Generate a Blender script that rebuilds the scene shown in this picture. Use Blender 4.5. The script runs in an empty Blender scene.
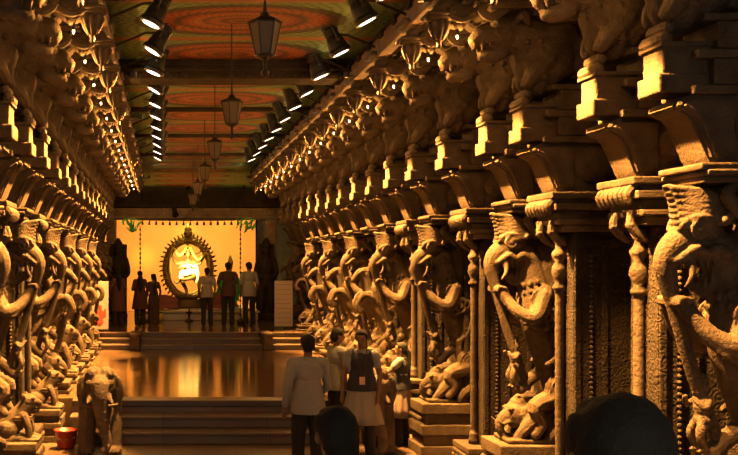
import bpy, bmesh, math, random
from mathutils import Vector, Matrix, Euler
random.seed(7)
PI = math.pi
C = bpy.context.scene.collection
CAMZ = 2.33
def dpos(px, d, z=None, py=None):
    """a point of the hall from its place in the photograph and its distance"""
    x = (px-163)*d/1000.0
    if z is None: z = CAMZ-(py-266)*d/1000.0
    return Vector((x, d, z))

# ------------------------------------------------------------------ materials
def new_mat(name):
    m = bpy.data.materials.new(name); m.use_nodes = True
    nt = m.node_tree
    return m, nt, nt.nodes['Principled BSDF']
def simple(name, col, rough=.7, metal=0, emit=None, es=0, bump=0, scale=60):
    m, nt, b = new_mat(name)
    b.inputs['Base Color'].default_value = (*col, 1)
    b.inputs['Roughness'].default_value = rough
    b.inputs['Metallic'].default_value = metal
    if emit:
        b.inputs['Emission Color'].default_value = (*emit, 1); b.inputs['Emission Strength'].default_value = es
    if bump or True:
        tc = nt.nodes.new('ShaderNodeTexCoord'); n = nt.nodes.new('ShaderNodeTexNoise')
        n.inputs['Scale'].default_value = scale; n.inputs['Detail'].default_value = 4
        nt.links.new(tc.outputs['Object'], n.inputs['Vector'])
        mx = nt.nodes.new('ShaderNodeMix'); mx.data_type = 'RGBA'; mx.blend_type = 'MULTIPLY'
        mx.inputs['Factor'].default_value = .35
        mx.inputs['A'].default_value = (*col, 1)
        nt.links.new(n.outputs['Color'], mx.inputs['B'])
        if not emit: nt.links.new(mx.outputs['Result'], b.inputs['Base Color'])
        if bump:
            bp = nt.nodes.new('ShaderNodeBump'); bp.inputs['Strength'].default_value = bump; bp.inputs['Distance'].default_value = .01
            nt.links.new(n.outputs['Fac'], bp.inputs['Height']); nt.links.new(bp.outputs['Normal'], b.inputs['Normal'])
    return m
def stone(name, c1, c2, carve=.0, rough=.75, cscale=9):
    m, nt, b = new_mat(name); L = nt.links
    tc = nt.nodes.new('ShaderNodeTexCoord')
    n = nt.nodes.new('ShaderNodeTexNoise'); n.inputs['Scale'].default_value = 3.5; n.inputs['Detail'].default_value = 8; n.inputs['Roughness'].default_value = .65
    L.new(tc.outputs['Object'], n.inputs['Vector'])
    r = nt.nodes.new('ShaderNodeValToRGB'); r.color_ramp.elements[0].position = .3; r.color_ramp.elements[1].position = .72
    r.color_ramp.elements[0].color = (*c1, 1); r.color_ramp.elements[1].color = (*c2, 1)
    L.new(n.outputs['Fac'], r.inputs['Fac']); L.new(r.outputs['Color'], b.inputs['Base Color'])
    b.inputs['Roughness'].default_value = rough; b.inputs['Specular IOR Level'].default_value = .15
    f = nt.nodes.new('ShaderNodeTexNoise'); f.inputs['Scale'].default_value = 45; f.inputs['Detail'].default_value = 6
    L.new(tc.outputs['Object'], f.inputs['Vector'])
    bp = nt.nodes.new('ShaderNodeBump'); bp.inputs['Strength'].default_value = .75; bp.inputs['Distance'].default_value = .014
    L.new(f.outputs['Fac'], bp.inputs['Height'])
    last = bp
    if carve:
        # chiselled scrollwork: rings of a distorted cell pattern
        w = nt.nodes.new('ShaderNodeTexNoise'); w.inputs['Scale'].default_value = 4
        L.new(tc.outputs['Object'], w.inputs['Vector'])
        ad = nt.nodes.new('ShaderNodeMix'); ad.data_type = 'RGBA'; ad.blend_type = 'LINEAR_LIGHT'; ad.inputs['Factor'].default_value = .08
        L.new(tc.outputs['Object'], ad.inputs['A']); L.new(w.outputs['Color'], ad.inputs['B'])
        v = nt.nodes.new('ShaderNodeTexVoronoi'); v.inputs['Scale'].default_value = cscale
        L.new(ad.outputs['Result'], v.inputs['Vector'])
        mu = nt.nodes.new('ShaderNodeMath'); mu.operation = 'MULTIPLY'; mu.inputs[1].default_value = 15
        L.new(v.outputs['Distance'], mu.inputs[0])
        si = nt.nodes.new('ShaderNodeMath'); si.operation = 'SINE'; L.new(mu.outputs[0], si.inputs[0])
        b2 = nt.nodes.new('ShaderNodeBump'); b2.inputs['Strength'].default_value = carve; b2.inputs['Distance'].default_value = .02
        L.new(si.outputs[0], b2.inputs['Height']); L.new(bp.outputs['Normal'], b2.inputs['Normal'])
        last = b2
    L.new(last.outputs['Normal'], b.inputs['Normal'])
    return m
M = {}
M['stone'] = stone('sandstone', (.040,.0285,.0185), (.118,.086,.057))
M['carved'] = stone('carved_sandstone', (.036,.0255,.0165), (.118,.085,.056), carve=.16, cscale=30)
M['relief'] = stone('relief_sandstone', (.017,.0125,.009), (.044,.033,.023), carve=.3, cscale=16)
M['oldstone'] = stone('old_grey_stone', (.06,.044,.032), (.14,.105,.076), carve=.14)
M['darkstone'] = stone('dark_wall_stone', (.025,.018,.013), (.055,.042,.031), carve=.3, cscale=9)
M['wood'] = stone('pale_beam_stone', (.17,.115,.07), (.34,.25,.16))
M['black'] = simple('black_painted_metal', (.012,.012,.012), .45, .0)
M['iron'] = simple('dark_iron', (.03,.025,.02), .5, .3)
M['lens'] = simple('lamp_lens', (1,.9,.8), .3, 0, (1,.80,.60), 5)
M['bulb'] = simple('bulb_glow', (1,.9,.8), .3, 0, (1,.66,.28), 8)
M['glass'] = simple('amber_lantern_glass', (.13,.095,.065), .65)
M['skin'] = simple('brown_skin', (.20,.105,.06), .55, scale=30)
M['hair'] = simple('black_hair', (.005,.0045,.004), .85, bump=.4, scale=120)
M['eye'] = simple('eye', (.16,.13,.11), .3)
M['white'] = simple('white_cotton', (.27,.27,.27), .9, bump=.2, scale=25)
M['navy'] = simple('navy_cloth', (.03,.032,.045), .9, bump=.2)
M['dark'] = simple('dark_trousers', (.02,.018,.018), .9, bump=.2)
M['cream'] = simple('cream_skirt_cloth', (.33,.30,.265), .9, bump=.2)
M['pinkskirt'] = simple('beige_pink_skirt_cloth', (.28,.20,.16), .9, bump=.2)
M['maroon'] = simple('maroon_cloth', (.07,.02,.02), .85, bump=.2)
M['rose'] = simple('rose_cloth', (.36,.13,.12), .85, bump=.2)
M['plum'] = simple('dusky_rose_cloth', (.13,.05,.045), .9, bump=.2)
M['brown'] = simple('brown_cloth', (.06,.03,.02), .85, bump=.2)
M['grey'] = simple('grey_shirt', (.30,.28,.26), .9, bump=.2)
M['shoe'] = simple('black_shoe', (.012,.012,.012), .4)
M['red'] = simple('red_plastic', (.42,.035,.025), .4)
M['card'] = simple('id_card', (.72,.45,.33), .5)
M['gold'] = simple('old_brass', (.34,.22,.05), .45, .6, bump=.3, scale=40)
M['bronze'] = simple('dark_bronze', (.16,.10,.03), .5, .5, bump=.5, scale=30)
M['garland'] = simple('yellow_garland', (.85,.62,.08), .8, bump=.6, scale=80)
M['silk'] = simple('white_silk', (.9,.82,.6), .7, bump=.2)
M['green'] = simple('green_silk', (.02,.38,.12), .6)
M['leaf'] = simple('green_leaves', (.05,.36,.06), .6)
M['marble'] = simple('cream_marble', (.60,.52,.38), .35, scale=6)
M['signwhite'] = simple('white_board', (.56,.50,.45), .6)
M['signred'] = simple('red_print', (.62,.10,.05), .6)
M['wallcloth'] = None

def floor_mat(name, c1, c2, rough, tile):
    m, nt, b = new_mat(name); L = nt.links
    tc = nt.nodes.new('ShaderNodeTexCoord')
    br = nt.nodes.new('ShaderNodeTexBrick'); br.inputs['Scale'].default_value = 1
    br.inputs['Brick Width'].default_value = tile; br.inputs['Row Height'].default_value = tile*.7; br.inputs['Mortar Size'].default_value = .008
    br.inputs['Color1'].default_value = (*c1,1); br.inputs['Color2'].default_value = (*c2,1); br.inputs['Mortar'].default_value = (c1[0]*.4,c1[1]*.4,c1[2]*.4,1)
    L.new(tc.outputs['Object'], br.inputs['Vector'])
    n = nt.nodes.new('ShaderNodeTexNoise'); n.inputs['Scale'].default_value = 2.5; n.inputs['Detail'].default_value = 8
    L.new(tc.outputs['Object'], n.inputs['Vector'])
    mx = nt.nodes.new('ShaderNodeMix'); mx.data_type = 'RGBA'; mx.blend_type = 'MULTIPLY'; mx.inputs['Factor'].default_value = .6
    L.new(br.outputs['Color'], mx.inputs['A']); L.new(n.outputs['Color'], mx.inputs['B']); L.new(mx.outputs['Result'], b.inputs['Base Color'])
    mr = nt.nodes.new('ShaderNodeMapRange'); mr.inputs['To Min'].default_value = rough*.7; mr.inputs['To Max'].default_value = rough*1.5
    L.new(n.outputs['Fac'], mr.inputs['Value']); L.new(mr.outputs['Result'], b.inputs['Roughness'])
    mp = nt.nodes.new('ShaderNodeMapping'); mp.inputs['Scale'].default_value = (.5, 9, 1)
    L.new(tc.outputs['Object'], mp.inputs['Vector'])
    n2 = nt.nodes.new('ShaderNodeTexNoise'); n2.inputs['Scale'].default_value = 2.2; n2.inputs['Detail'].default_value = 3
    L.new(mp.outputs['Vector'], n2.inputs['Vector'])
    bp = nt.nodes.new('ShaderNodeBump'); bp.inputs['Strength'].default_value = .16; bp.inputs['Distance'].default_value = .01
    L.new(n2.outputs['Fac'], bp.inputs['Height']); L.new(bp.outputs['Normal'], b.inputs['Normal'])
    return m
M['floor'] = floor_mat('granite_floor', (.17,.11,.066), (.135,.088,.053), .38, .9)
M['polished'] = floor_mat('polished_granite_floor', (.24,.15,.08), (.19,.115,.06), .085, .6)
M['step'] = floor_mat('step_granite', (.20,.135,.09), (.15,.10,.066), .35, 1.4)

def ceiling_mat():
    m, nt, b = new_mat('painted_ceiling'); L = nt.links; N = nt.nodes
    def math_(op, a, bb=None, c=None):
        n = N.new('ShaderNodeMath'); n.operation = op
        for i, v in enumerate((a, bb, c)):
            if v is None: continue
            if isinstance(v, (int, float)): n.inputs[i].default_value = v
            else: L.new(v, n.inputs[i])
        return n.outputs[0]
    tc = N.new('ShaderNodeTexCoord')
    no = N.new('ShaderNodeTexNoise'); no.inputs['Scale'].default_value = 5; no.inputs['Detail'].default_value = 6
    L.new(tc.outputs['Object'], no.inputs['Vector'])
    sx = N.new('ShaderNodeSeparateXYZ'); L.new(tc.outputs['Object'], sx.inputs[0])
    x = math_('DIVIDE', sx.outputs['X'], 1.2)
    yy = math_('FLOORED_MODULO', math_('ADD', sx.outputs['Y'], .85), 1.7)
    y = math_('DIVIDE', math_('SUBTRACT', yy, .85), .72)
    r0 = math_('SQRT', math_('ADD', math_('MULTIPLY', x, x), math_('MULTIPLY', y, y)))
    r = math_('ADD', r0, math_('MULTIPLY', math_('SUBTRACT', no.outputs['Fac'], .5), .06))
    cr = N.new('ShaderNodeValToRGB'); L.new(r, cr.inputs['Fac'])
    e = cr.color_ramp; e.interpolation = 'LINEAR'
    stops = [(0,(.02,.03,.02)),(.08,(.30,.09,.035)),(.16,(.10,.05,.02)),(.24,(.40,.12,.045)),(.33,(.16,.07,.03)),(.40,(.42,.15,.05)),(.5,(.34,.06,.03)),
             (.58,(.07,.05,.03)),(.66,(.38,.10,.04)),(.76,(.34,.085,.03)),(.84,(.05,.06,.05)),(.90,(.09,.07,.04)),(.95,(.03,.05,.02)),(.97,(.15,.32,.12)),(1,(.17,.30,.12))]
    while len(e.elements) < len(stops): e.elements.new(.5)
    for el, (p, c) in zip(e.elements, stops): el.position = p; el.color = (*c, 1)
    # petal ticks round the rings
    ang = math_('ARCTAN2', y, x)
    tick = math_('MULTIPLY', math_('SINE', math_('MULTIPLY', ang, 36)), math_('SINE', math_('MULTIPLY', r, 60)))
    tk = N.new('ShaderNodeMix'); tk.data_type = 'RGBA'; tk.blend_type = 'MULTIPLY'
    L.new(math_('GREATER_THAN', tick, .45), tk.inputs['Factor']); L.new(cr.outputs['Color'], tk.inputs['A']); tk.inputs['B'].default_value = (.35,.3,.25,1)
    # painted border stripes at the joints of the panels
    st = math_('ABSOLUTE', y)
    bd = N.new('ShaderNodeMix'); bd.data_type = 'RGBA'
    L.new(math_('GREATER_THAN', st, 1.06), bd.inputs['Factor']); L.new(tk.outputs['Result'], bd.inputs['A']); bd.inputs['B'].default_value = (.34,.14,.05,1)
    mx = N.new('ShaderNodeMix'); mx.data_type = 'RGBA'; mx.blend_type = 'MULTIPLY'; mx.inputs['Factor'].default_value = .35
    L.new(bd.outputs['Result'], mx.inputs['A']); L.new(no.outputs['Fac'], mx.inputs['B'])
    L.new(mx.outputs['Result'], b.inputs['Base Color']); b.inputs['Roughness'].default_value = .7
    return m
M['ceiling'] = ceiling_mat()
def wallcloth():
    m, nt, b = new_mat('golden_painted_backdrop'); L = nt.links
    tc = nt.nodes.new('ShaderNodeTexCoord'); v = nt.nodes.new('ShaderNodeTexVoronoi'); v.inputs['Scale'].default_value = .9
    L.new(tc.outputs['Object'], v.inputs['Vector'])
    r = nt.nodes.new('ShaderNodeValToRGB'); r.color_ramp.elements[0].color = (.80,.46,.10,1); r.color_ramp.elements[1].color = (.74,.30,.09,1)
    r.color_ramp.elements[0].position = .12; r.color_ramp.elements[1].position = .5
    L.new(v.outputs['Distance'], r.inputs['Fac']); L.new(r.outputs['Color'], b.inputs['Base Color']); b.inputs['Roughness'].default_value = .8
    return m
M['wallcloth'] = wallcloth()
def check_mat():
    m, nt, b = new_mat('dark_checked_cloth'); L = nt.links
    tc = nt.nodes.new('ShaderNodeTexCoord'); v = nt.nodes.new('ShaderNodeTexChecker'); v.inputs['Scale'].default_value = 40
    v.inputs['Color1'].default_value = (.03,.03,.03,1); v.inputs['Color2'].default_value = (.08,.075,.06,1)
    L.new(tc.outputs['Object'], v.inputs['Vector']); L.new(v.outputs['Color'], b.inputs['Base Color']); b.inputs['Roughness'].default_value = .9
    return m
M['check'] = check_mat()

# ------------------------------------------------------------------ mesh helpers
class MB:
    def __init__(s): s.b = bmesh.new()
    def _x(s, vs, mat):
        if mat is not None: bmesh.ops.transform(s.b, matrix=mat, verts=vs)
        return s
    def box(s, lo, hi, bev=0, mat=None):
        lo = Vector(lo); hi = Vector(hi); c = (lo+hi)/2; d = hi-lo
        r = bmesh.ops.create_cube(s.b, size=1); vs = r['verts']
        bmesh.ops.scale(s.b, vec=d, verts=vs); bmesh.ops.translate(s.b, vec=c, verts=vs)
        if bev:
            ed = list({e for v in vs for e in v.link_edges})
            q = bmesh.ops.bevel(s.b, geom=ed, offset=bev, segments=2, affect='EDGES', profile=.5)
            vs = list({v for f in q['faces'] for v in f.verts} | {v for v in vs if v.is_valid})
        return s._x(vs, mat)
    def ell(s, c, r, rot=None, sub=2):
        q = bmesh.ops.create_icosphere(s.b, subdivisions=sub, radius=1); vs = q['verts']
        if isinstance(r, (int, float)): r = (r, r, r)
        m = Matrix.Translation(c)
        if rot is not None: m = m @ Euler(rot).to_matrix().to_4x4()
        m = m @ Matrix.Diagonal((*r, 1))
        bmesh.ops.transform(s.b, matrix=m, verts=vs)
        return s
    def tube(s, pts, seg=10, smooth=True, flat=None):
        """a tapering limb through (x, y, z, radius) points, closed by round ends"""
        if smooth and len(pts) > 2:
            out = []; P = [pts[0]]+list(pts)+[pts[-1]]
            for i in range(1, len(P)-2):
                for k in range(4):
                    t = k/4; row = []
                    for j in range(4):
                        a, b_, c, d = (P[i-1][j], P[i][j], P[i+1][j], P[i+2][j])
                        row.append(.5*((2*b_)+(-a+c)*t+(2*a-5*b_+4*c-d)*t*t+(-a+3*b_-3*c+d)*t**3))
                    row[3] = max(row[3], .002); out.append(row)
            out.append(list(pts[-1])); pts = out
        P = [Vector(p[:3]) for p in pts]; n = len(P)
        up = None; rings = []
        for i in range(n):
            t = (P[min(i+1, n-1)]-P[max(i-1, 0)])
            t = t.normalized() if t.length > 1e-9 else Vector((0,0,1))
            if up is None:
                up = t.cross(Vector((0,1,0)))
                if up.length < .1: up = t.cross(Vector((1,0,0)))
                up.normalize()
            up = (up-t*up.dot(t)); up.normalize()
            w = t.cross(up); r = pts[i][3]
            def ring(c, rr): return [s.b.verts.new(c+(up*math.cos(2*PI*k/seg)+w*math.sin(2*PI*k/seg))*rr) for k in range(seg)]
            if i == 0:
                a = s.b.verts.new(P[0]-t*r)
                rings.append(a); rings.append(ring(P[0]-t*r*.7, r*.7))
            rings.append(ring(P[i], r))
            if i == n-1:
                rings.append(ring(P[i]+t*r*.7, r*.7)); rings.append(s.b.verts.new(P[i]+t*r))
        for i in range(1, len(rings)-2):
            A, B = rings[i], rings[i+1]
            for k in range(seg): s.b.faces.new((A[k], A[(k+1)%seg], B[(k+1)%seg], B[k]))
        for k in range(seg):
            s.b.faces.new((rings[0], rings[1][(k+1)%seg], rings[1][k]))
            s.b.faces.new((rings[-1], rings[-2][k], rings[-2][(k+1)%seg]))
        return s
    def lathe(s, prof, c=(0,0,0), seg=16, mat=None, squash=1):
        """profile of (radius, z) turned about z; closed at both ends"""
        c = Vector(c); R = []; allv = []
        for r, z in prof:
            ring = [s.b.verts.new(c+Vector((max(r,.0005)*math.cos(2*PI*k/seg), max(r,.0005)*math.sin(2*PI*k/seg)*squash, z))) for k in range(seg)]
            R.append(ring); allv += ring
        for A, B in zip(R, R[1:]):
            for k in range(seg): s.b.faces.new((A[k], A[(k+1)%seg], B[(k+1)%seg], B[k]))
        s.b.faces.new(R[0][::-1]); s.b.faces.new(R[-1])
        return s._x(allv, mat)
    def prism(s, poly, y0, y1, bev=0, mat=None):
        """outline of (x, z) points pushed from y0 to y1"""
        A = [s.b.verts.new((x, y0, z)) for x, z in poly]; B = [s.b.verts.new((x, y1, z)) for x, z in poly]
        n = len(poly)
        for k in range(n): s.b.faces.new((A[k], A[(k+1)%n], B[(k+1)%n], B[k]))
        s.b.faces.new(A[::-1]); s.b.faces.new(B)
        return s._x(A+B, mat)
    def torus(s, c, R, r, seg=40, ms=8, axis='Y', sq=1):
        rings = []; c = Vector(c)
        for i in range(seg):
            a = 2*PI*i/seg; ring = []
            for j in range(ms):
                b_ = 2*PI*j/ms; q = R+r*math.cos(b_)
                p = Vector((q*math.cos(a), r*math.sin(b_), q*math.sin(a)*sq)) if axis == 'Y' else Vector((q*math.cos(a), q*math.sin(a), r*math.sin(b_)))
                ring.append(s.b.verts.new(c+p))
            rings.append(ring)
        for i in range(seg):
            A, B = rings[i], rings[(i+1)%seg]
            for j in range(ms): s.b.faces.new((A[j], A[(j+1)%ms], B[(j+1)%ms], B[j]))
        return s
    def mesh(s, name, mat, smooth=False):
        bmesh.ops.recalc_face_normals(s.b, faces=s.b.faces)
        me = bpy.data.meshes.new(name); s.b.to_mesh(me); s.b.free()
        me.materials.append(mat)
        if smooth:
            for p in me.polygons: p.use_smooth = True
        return me
    def sculpt(s, name, mat, voxel=.014, it=2, smooth=True):
        """melt the overlapping pieces into one continuous carved surface"""
        me = s.mesh(name+'_raw', mat)
        o = bpy.data.objects.new('tmp', me); C.objects.link(o)
        md = o.modifiers.new('r', 'REMESH'); md.mode = 'VOXEL'; md.voxel_size = voxel
        if it:
            sm = o.modifiers.new('s', 'SMOOTH'); sm.iterations = it; sm.factor = .5
        dg = bpy.context.evaluated_depsgraph_get(); dg.update()
        out = bpy.data.meshes.new_from_object(o.evaluated_get(dg)); out.name = name
        out.materials.clear(); out.materials.append(mat)
        for p in out.polygons: p.use_smooth = smooth
        bpy.data.objects.remove(o); bpy.data.meshes.remove(me)
        return out
def put(name, me, parent=None, loc=None):
    o = bpy.data.objects.new(name, me); C.objects.link(o)
    if parent: o.parent = parent
    if loc is not None: o.location = loc
    return o
def thing(name, label, cat, loc=(0,0,0), rotz=0, group=None):
    o = bpy.data.objects.new(name, None); C.objects.link(o); o.empty_display_size = .1
    o.location = loc; o.rotation_euler = (0,0,rotz)
    o['label'] = label; o['category'] = cat
    if group: o['group'] = group
    return o
def tag(o, label, cat, group=None):
    o['label'] = label; o['category'] = cat
    if group: o['group'] = group
    return o
def struct(name, me, loc=None):
    o = put(name, me, None, loc); o['kind'] = 'structure'; return o
def copy_tree(o, parent=None):
    c = o.copy(); C.objects.link(c); c.parent = parent
    for ch in [k for k in C.objects if k.parent == o]: copy_tree(ch, c)
    return c
def light(name, kind, loc, energy, col, parent=None, aim=None, size=.05, cone=70, blend=.6):
    l = bpy.data.lights.new(name, kind); l.energy = energy; l.color = col
    if kind == 'AREA': l.size = size
    else: l.shadow_soft_size = size
    if kind == 'SPOT': l.spot_size = math.radians(cone); l.spot_blend = blend
    o = bpy.data.objects.new(name, l); C.objects.link(o); o.location = loc
    if parent: o.parent = parent
    if aim is not None: o.rotation_euler = Vector(aim).to_track_quat('-Z', 'Y').to_euler()
    return o
ORD = 'first second third fourth fifth sixth seventh eighth ninth tenth eleventh twelfth thirteenth fourteenth fifteenth sixteenth seventeenth eighteenth nineteenth twentieth'.split()
# ------------------------------------------------------------------ the setting
def boxmesh(name, lo, hi, mat, bev=0): return MB().box(lo, hi, bev).mesh(name, mat)
D1, D2, D3 = 14.0, 22.9, 34.0            # edge of the landing, edge of the platform, back wall
ZL, ZP = .48, .81                        # their heights
struct('floor', boxmesh('floor', (-2.6,3.6,-.2), (4.5,D1+.2,0), M['floor']))
struct('floor.001', boxmesh('entrance_floor', (-2.6,-3,-.2), (4.5,3.6,.45), M['floor']))
struct('floor.002', boxmesh('landing_floor', (-2.6,D1,-.2), (4.5,D2+.2,ZL), M['polished']))
struct('floor.003', boxmesh('platform_floor', (-2.6,D2,-.2), (4.5,D3,ZP), M['polished']))
struct('wall_left', boxmesh('wall_left', (-2.8,-3,0), (-2.6,D3,5.2), M['darkstone']))
struct('wall_right', boxmesh('wall_right', (4.5,-3,0), (4.7,D3,5.2), M['darkstone']))
struct('wall_back', boxmesh('wall_back', (-2.8,D3,0), (4.7,D3+.2,5.2), M['darkstone']))
CX = .85
o = struct('ceiling', boxmesh('ceiling', (-3.6,-14,0), (3.9,23.2,.2), M['ceiling'])); o.location = (CX,10.9,5.0)

# stone stairs between the lower floor, the landing and the platform
st = thing('stone_stairs', 'lower flight of dark granite steps behind the two stone elephants', 'stairs', (0,0,0))
for k, (y0, z) in enumerate(((13.05,.16), (13.4,.32))):
    b = MB().box((-1.25,y0,z-.16), (2.95,D1-.005,z-.002), .012)
    b.box((-1.25,y0-.03,z-.04), (2.95,y0+.3,z), .012)
    put('step', b.mesh('step', M['step']), st)
put('step', MB().box((-1.25,D1-.28,.40),(2.95,D1+.1,ZL+.004),.012).box((-1.25,D1-.25,.32),(2.95,D1-.003,.42)).mesh('step', M['step']), st)
st = thing('stone_stairs', 'upper flight of dark granite steps below the shrine platform', 'stairs', (0,0,0))
for k, (y0, z) in enumerate(((22.1,ZL+.11), (22.5,ZL+.22), (D2-.02,ZP+.006))):
    b = MB().box((-.5,y0,z-.11), (2.2,D2-.005,z-.03), .01); b.box((-.5,y0-.05,z-.035), (2.2,D2+.1*(k==2)-.002,z), .01)
    b.box((2.42,y0,z-.11),(3.2,D2-.005,z-.03),.01).box((2.42,y0-.05,z-.035),(3.2,D2+.1*(k==2)-.002,z),.01)
    b.box((-1.9,y0,z-.11),(-.72,D2-.005,z-.03),.01).box((-1.9,y0-.05,z-.035),(-.72,D2+.1*(k==2)-.002,z),.01)
    put('step', b.mesh('step', M['step']), st)
for x in (-.61, 2.31):
    b = MB().box((x-.10,21.9,ZL),(x+.10,D2+.02,ZP+.03),.02).box((x-.12,21.86,ZP-.03),(x+.12,D2+.05,ZP+.035),.02)
    put('side_block', b.mesh('side_block', M['oldstone']), st)

# beams across the ceiling
def beam(name, y0, y1, z0, lab):
    b = MB().box((-.85,y0,z0),(2.55,y1,5.0),.02)
    if z0 < 4.8: b.box((-.85,y0-.05,z0+.10),(2.55,y0,z0+.14),.01).box((-.85,y0-.03,z0+.18),(2.55,y0,z0+.20),.005)
    for i in range(34 if z0 < 4.8 else 0): b.ell((-.8+i*.1,y0-.005,z0+.05),(.035,.02,.035),sub=1)
    o = put(name, b.mesh(name, M['darkstone'])); o['kind'] = 'structure'
beam('trim_1', 12.9, 13.4, 4.75, '')
for i, y in enumerate((16.8, 20.2, 23.6)): beam('trim_%d' % (i+2), y, y+.10, 4.93, '')

# cornice along each row: the pale lit strip, its notches, the entablature over it
def cornice(name, xs, sgn):
    b = MB()
    X = lambda u: xs+sgn*u                       # u counts away from the corridor
    def bx(u0, u1, y0, y1, z0, z1, bev=.01):
        a, c = sorted((X(u0), X(u1))); b.box((a,y0,z0),(c,y1,z1),bev)
    bx(0, .13, -2.5, 27.4, 4.62, 4.74)
    bx(.05, .14, -2.5, 27.4, 4.74, 4.87)
    o = put(name, b.mesh(name, M['wood'])); o['kind'] = 'structure'
    b = MB()
    def bx(u0, u1, y0, y1, z0, z1, bev=.01):
        a, c = sorted((X(u0), X(u1))); b.box((a,y0,z0),(c,y1,z1),bev)
    bx(.12, 2.1, -2.5, 27.4, 4.88, 5.0)
    y = -2.2
    while y < 27:
        bx(.02, 2.0, y, y+.16, 4.82, 4.90); y += .62
    o = put(name[:-1]+str(int(name[-1])+1), b.mesh(name, M['darkstone'])); o['kind'] = 'structure'
XR, XL = 3.4, -1.60
cornice('trim_5', 2.34, 1)
cornice('trim_7', -.52, -1)

# ------------------------------------------------------------------ carved pillars: local +x faces the corridor, z is up
def fluted(b, u, z, w, n=5, h=.14):
    for i in range(n):
        v = -w+2*w*(i+.5)/n
        b.tube([(u-.02,v,z+h,.03),(u+.025,v,z+h*.6,.036),(u+.012,v,z+.02,.026)], seg=8)
def m_plinth(z0, z1, u1, hv=.26):
    b = MB(); h = z1-z0; n = 5 if h > .3 else 3
    offs = [.06,.02,.05,.0,.04] if n == 5 else [.05,.01,.04]
    for i in range(n):
        b.box((-1,-hv-offs[i],z0+h*i/n),(u1+offs[i],hv+offs[i],z0+h*(i+1)/n-.004),.012)
    if h > .3:
        for i in range(6): b.ell((u1+.045,-hv+.05+i*(2*hv-.1)/5,z0+h*.7),(.03,.03,.035),sub=1)
    return b.mesh('plinth', M['stone'])
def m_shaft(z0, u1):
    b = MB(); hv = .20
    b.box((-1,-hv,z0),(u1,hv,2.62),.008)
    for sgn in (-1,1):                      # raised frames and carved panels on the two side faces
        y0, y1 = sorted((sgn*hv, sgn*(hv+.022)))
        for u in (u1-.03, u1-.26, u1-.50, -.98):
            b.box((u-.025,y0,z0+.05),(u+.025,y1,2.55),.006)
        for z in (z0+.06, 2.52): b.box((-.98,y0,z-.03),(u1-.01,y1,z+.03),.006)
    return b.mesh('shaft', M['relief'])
def m_beads(z0, u1):
    b = MB()
    for sgn in (-1,1):
        z = z0+.12
        while z < 2.45:
            b.ell((u1-.145,sgn*.212,z),.019,sub=1); z += .043
    return b.mesh('bead_strip', M['stone'], True)
def m_colonnette(z0):
    z = z0; top = 2.60
    pr = [(.058,0),(.058,.05),(.045,.07),(.052,.10),(.042,.13)]
    n = 22; L = 2.12-(z0+.13)
    for i in range(n):
        a = .13+L*i/n; pr += [(.035,a),(.039,a+L/n*.5),(.035,a+L/n*.96)]
    h = 2.12-z0
    pr += [(.055,h),(.06,h+.03),(.035,h+.06),(.045,h+.09),(.068,h+.15),(.06,h+.20),(.034,h+.25),(.06,h+.29),(.066,h+.32),(.04,h+.35),(.03,h+.40),(.06,h+.44),(.055,h+.48)]
    return MB().lathe(pr, (0,0,z0), 14).mesh('colonnette', M['stone'], True)
def m_capital():
    b = MB()
    b.box((-1,-.25,2.62),(.02,.25,2.68),.01).box((-1,-.27,2.68),(.06,.27,2.73),.015).box((-1,-.24,2.73),(.05,.24,2.80),.01)
    b.box((-1,-.29,2.80),(.10,.29,2.86),.012).box((-1,-.26,2.86),(.07,.26,2.90),.008).box((-1,-.3,2.90),(.13,.3,2.955),.012)
    fluted(b, .11, 2.76, .26, 7, .13)
    for v in (-.13, .13):                    # curled knobs under the slab
        b.tube([(-.03,v,2.52,.026),(.03,v,2.57,.036),(.07,v,2.63,.034),(.06,v,2.70,.03)], seg=9); b.ell((.07,v,2.62),.038)
    return b.mesh('capital', M['stone'], False)
def m_capital_figure():
    b = MB()
    b.box((-1,-.25,2.62),(-.28,.25,2.68),.01).box((-1,-.27,2.68),(-.24,.27,2.75),.015).box((-1,-.24,2.75),(-.12,.24,2.83),.01)
    b.box((-1,-.20,2.84),(.10,.20,2.88),.01).box((-1,-.29,2.88),(.12,.29,2.915),.012).box((-1,-.27,2.915),(.15,.27,2.955),.012)
    for v in (-.17,.17): b.tube([(-.2,v,2.6,.03),(-.12,v,2.68,.04),(-.06,v,2.76,.045),(-.1,v,2.82,.03)], seg=8)
    return b.mesh('capital', M['stone'])
def m_corbel():
    poly = [(-1,2.957),(.03,2.957),(.055,3.0),(.085,3.07),(.12,3.15),(.155,3.22),(.19,3.265),(.245,3.285),(.27,3.31),(.265,3.34),(.23,3.355),(.16,3.38),(-1,3.38)]
    b = MB().prism(poly, -.15, .15)
    inner = [(.04,3.0),(.07,3.08),(.11,3.17),(.15,3.25),(.22,3.30),(.225,3.325),(.15,3.345),(-.1,3.345),(-.1,3.0)]
    b.prism(inner, -.18, .18)
    for s in (-1,1):
        b.ell((.225,s*.14,3.315),(.035,.045,.035)); b.ell((-.3,s*.15,3.18),(.2,.09,.15)); b.ell((-.72,s*.15,3.18),(.17,.08,.14))
        b.tube([(.2,s*.185,3.31,.014),(.12,s*.185,3.25,.016),(.06,s*.185,3.14,.015),(.02,s*.185,3.02,.014)], seg=6)
    return b.mesh('corbel', M['carved'])
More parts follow.
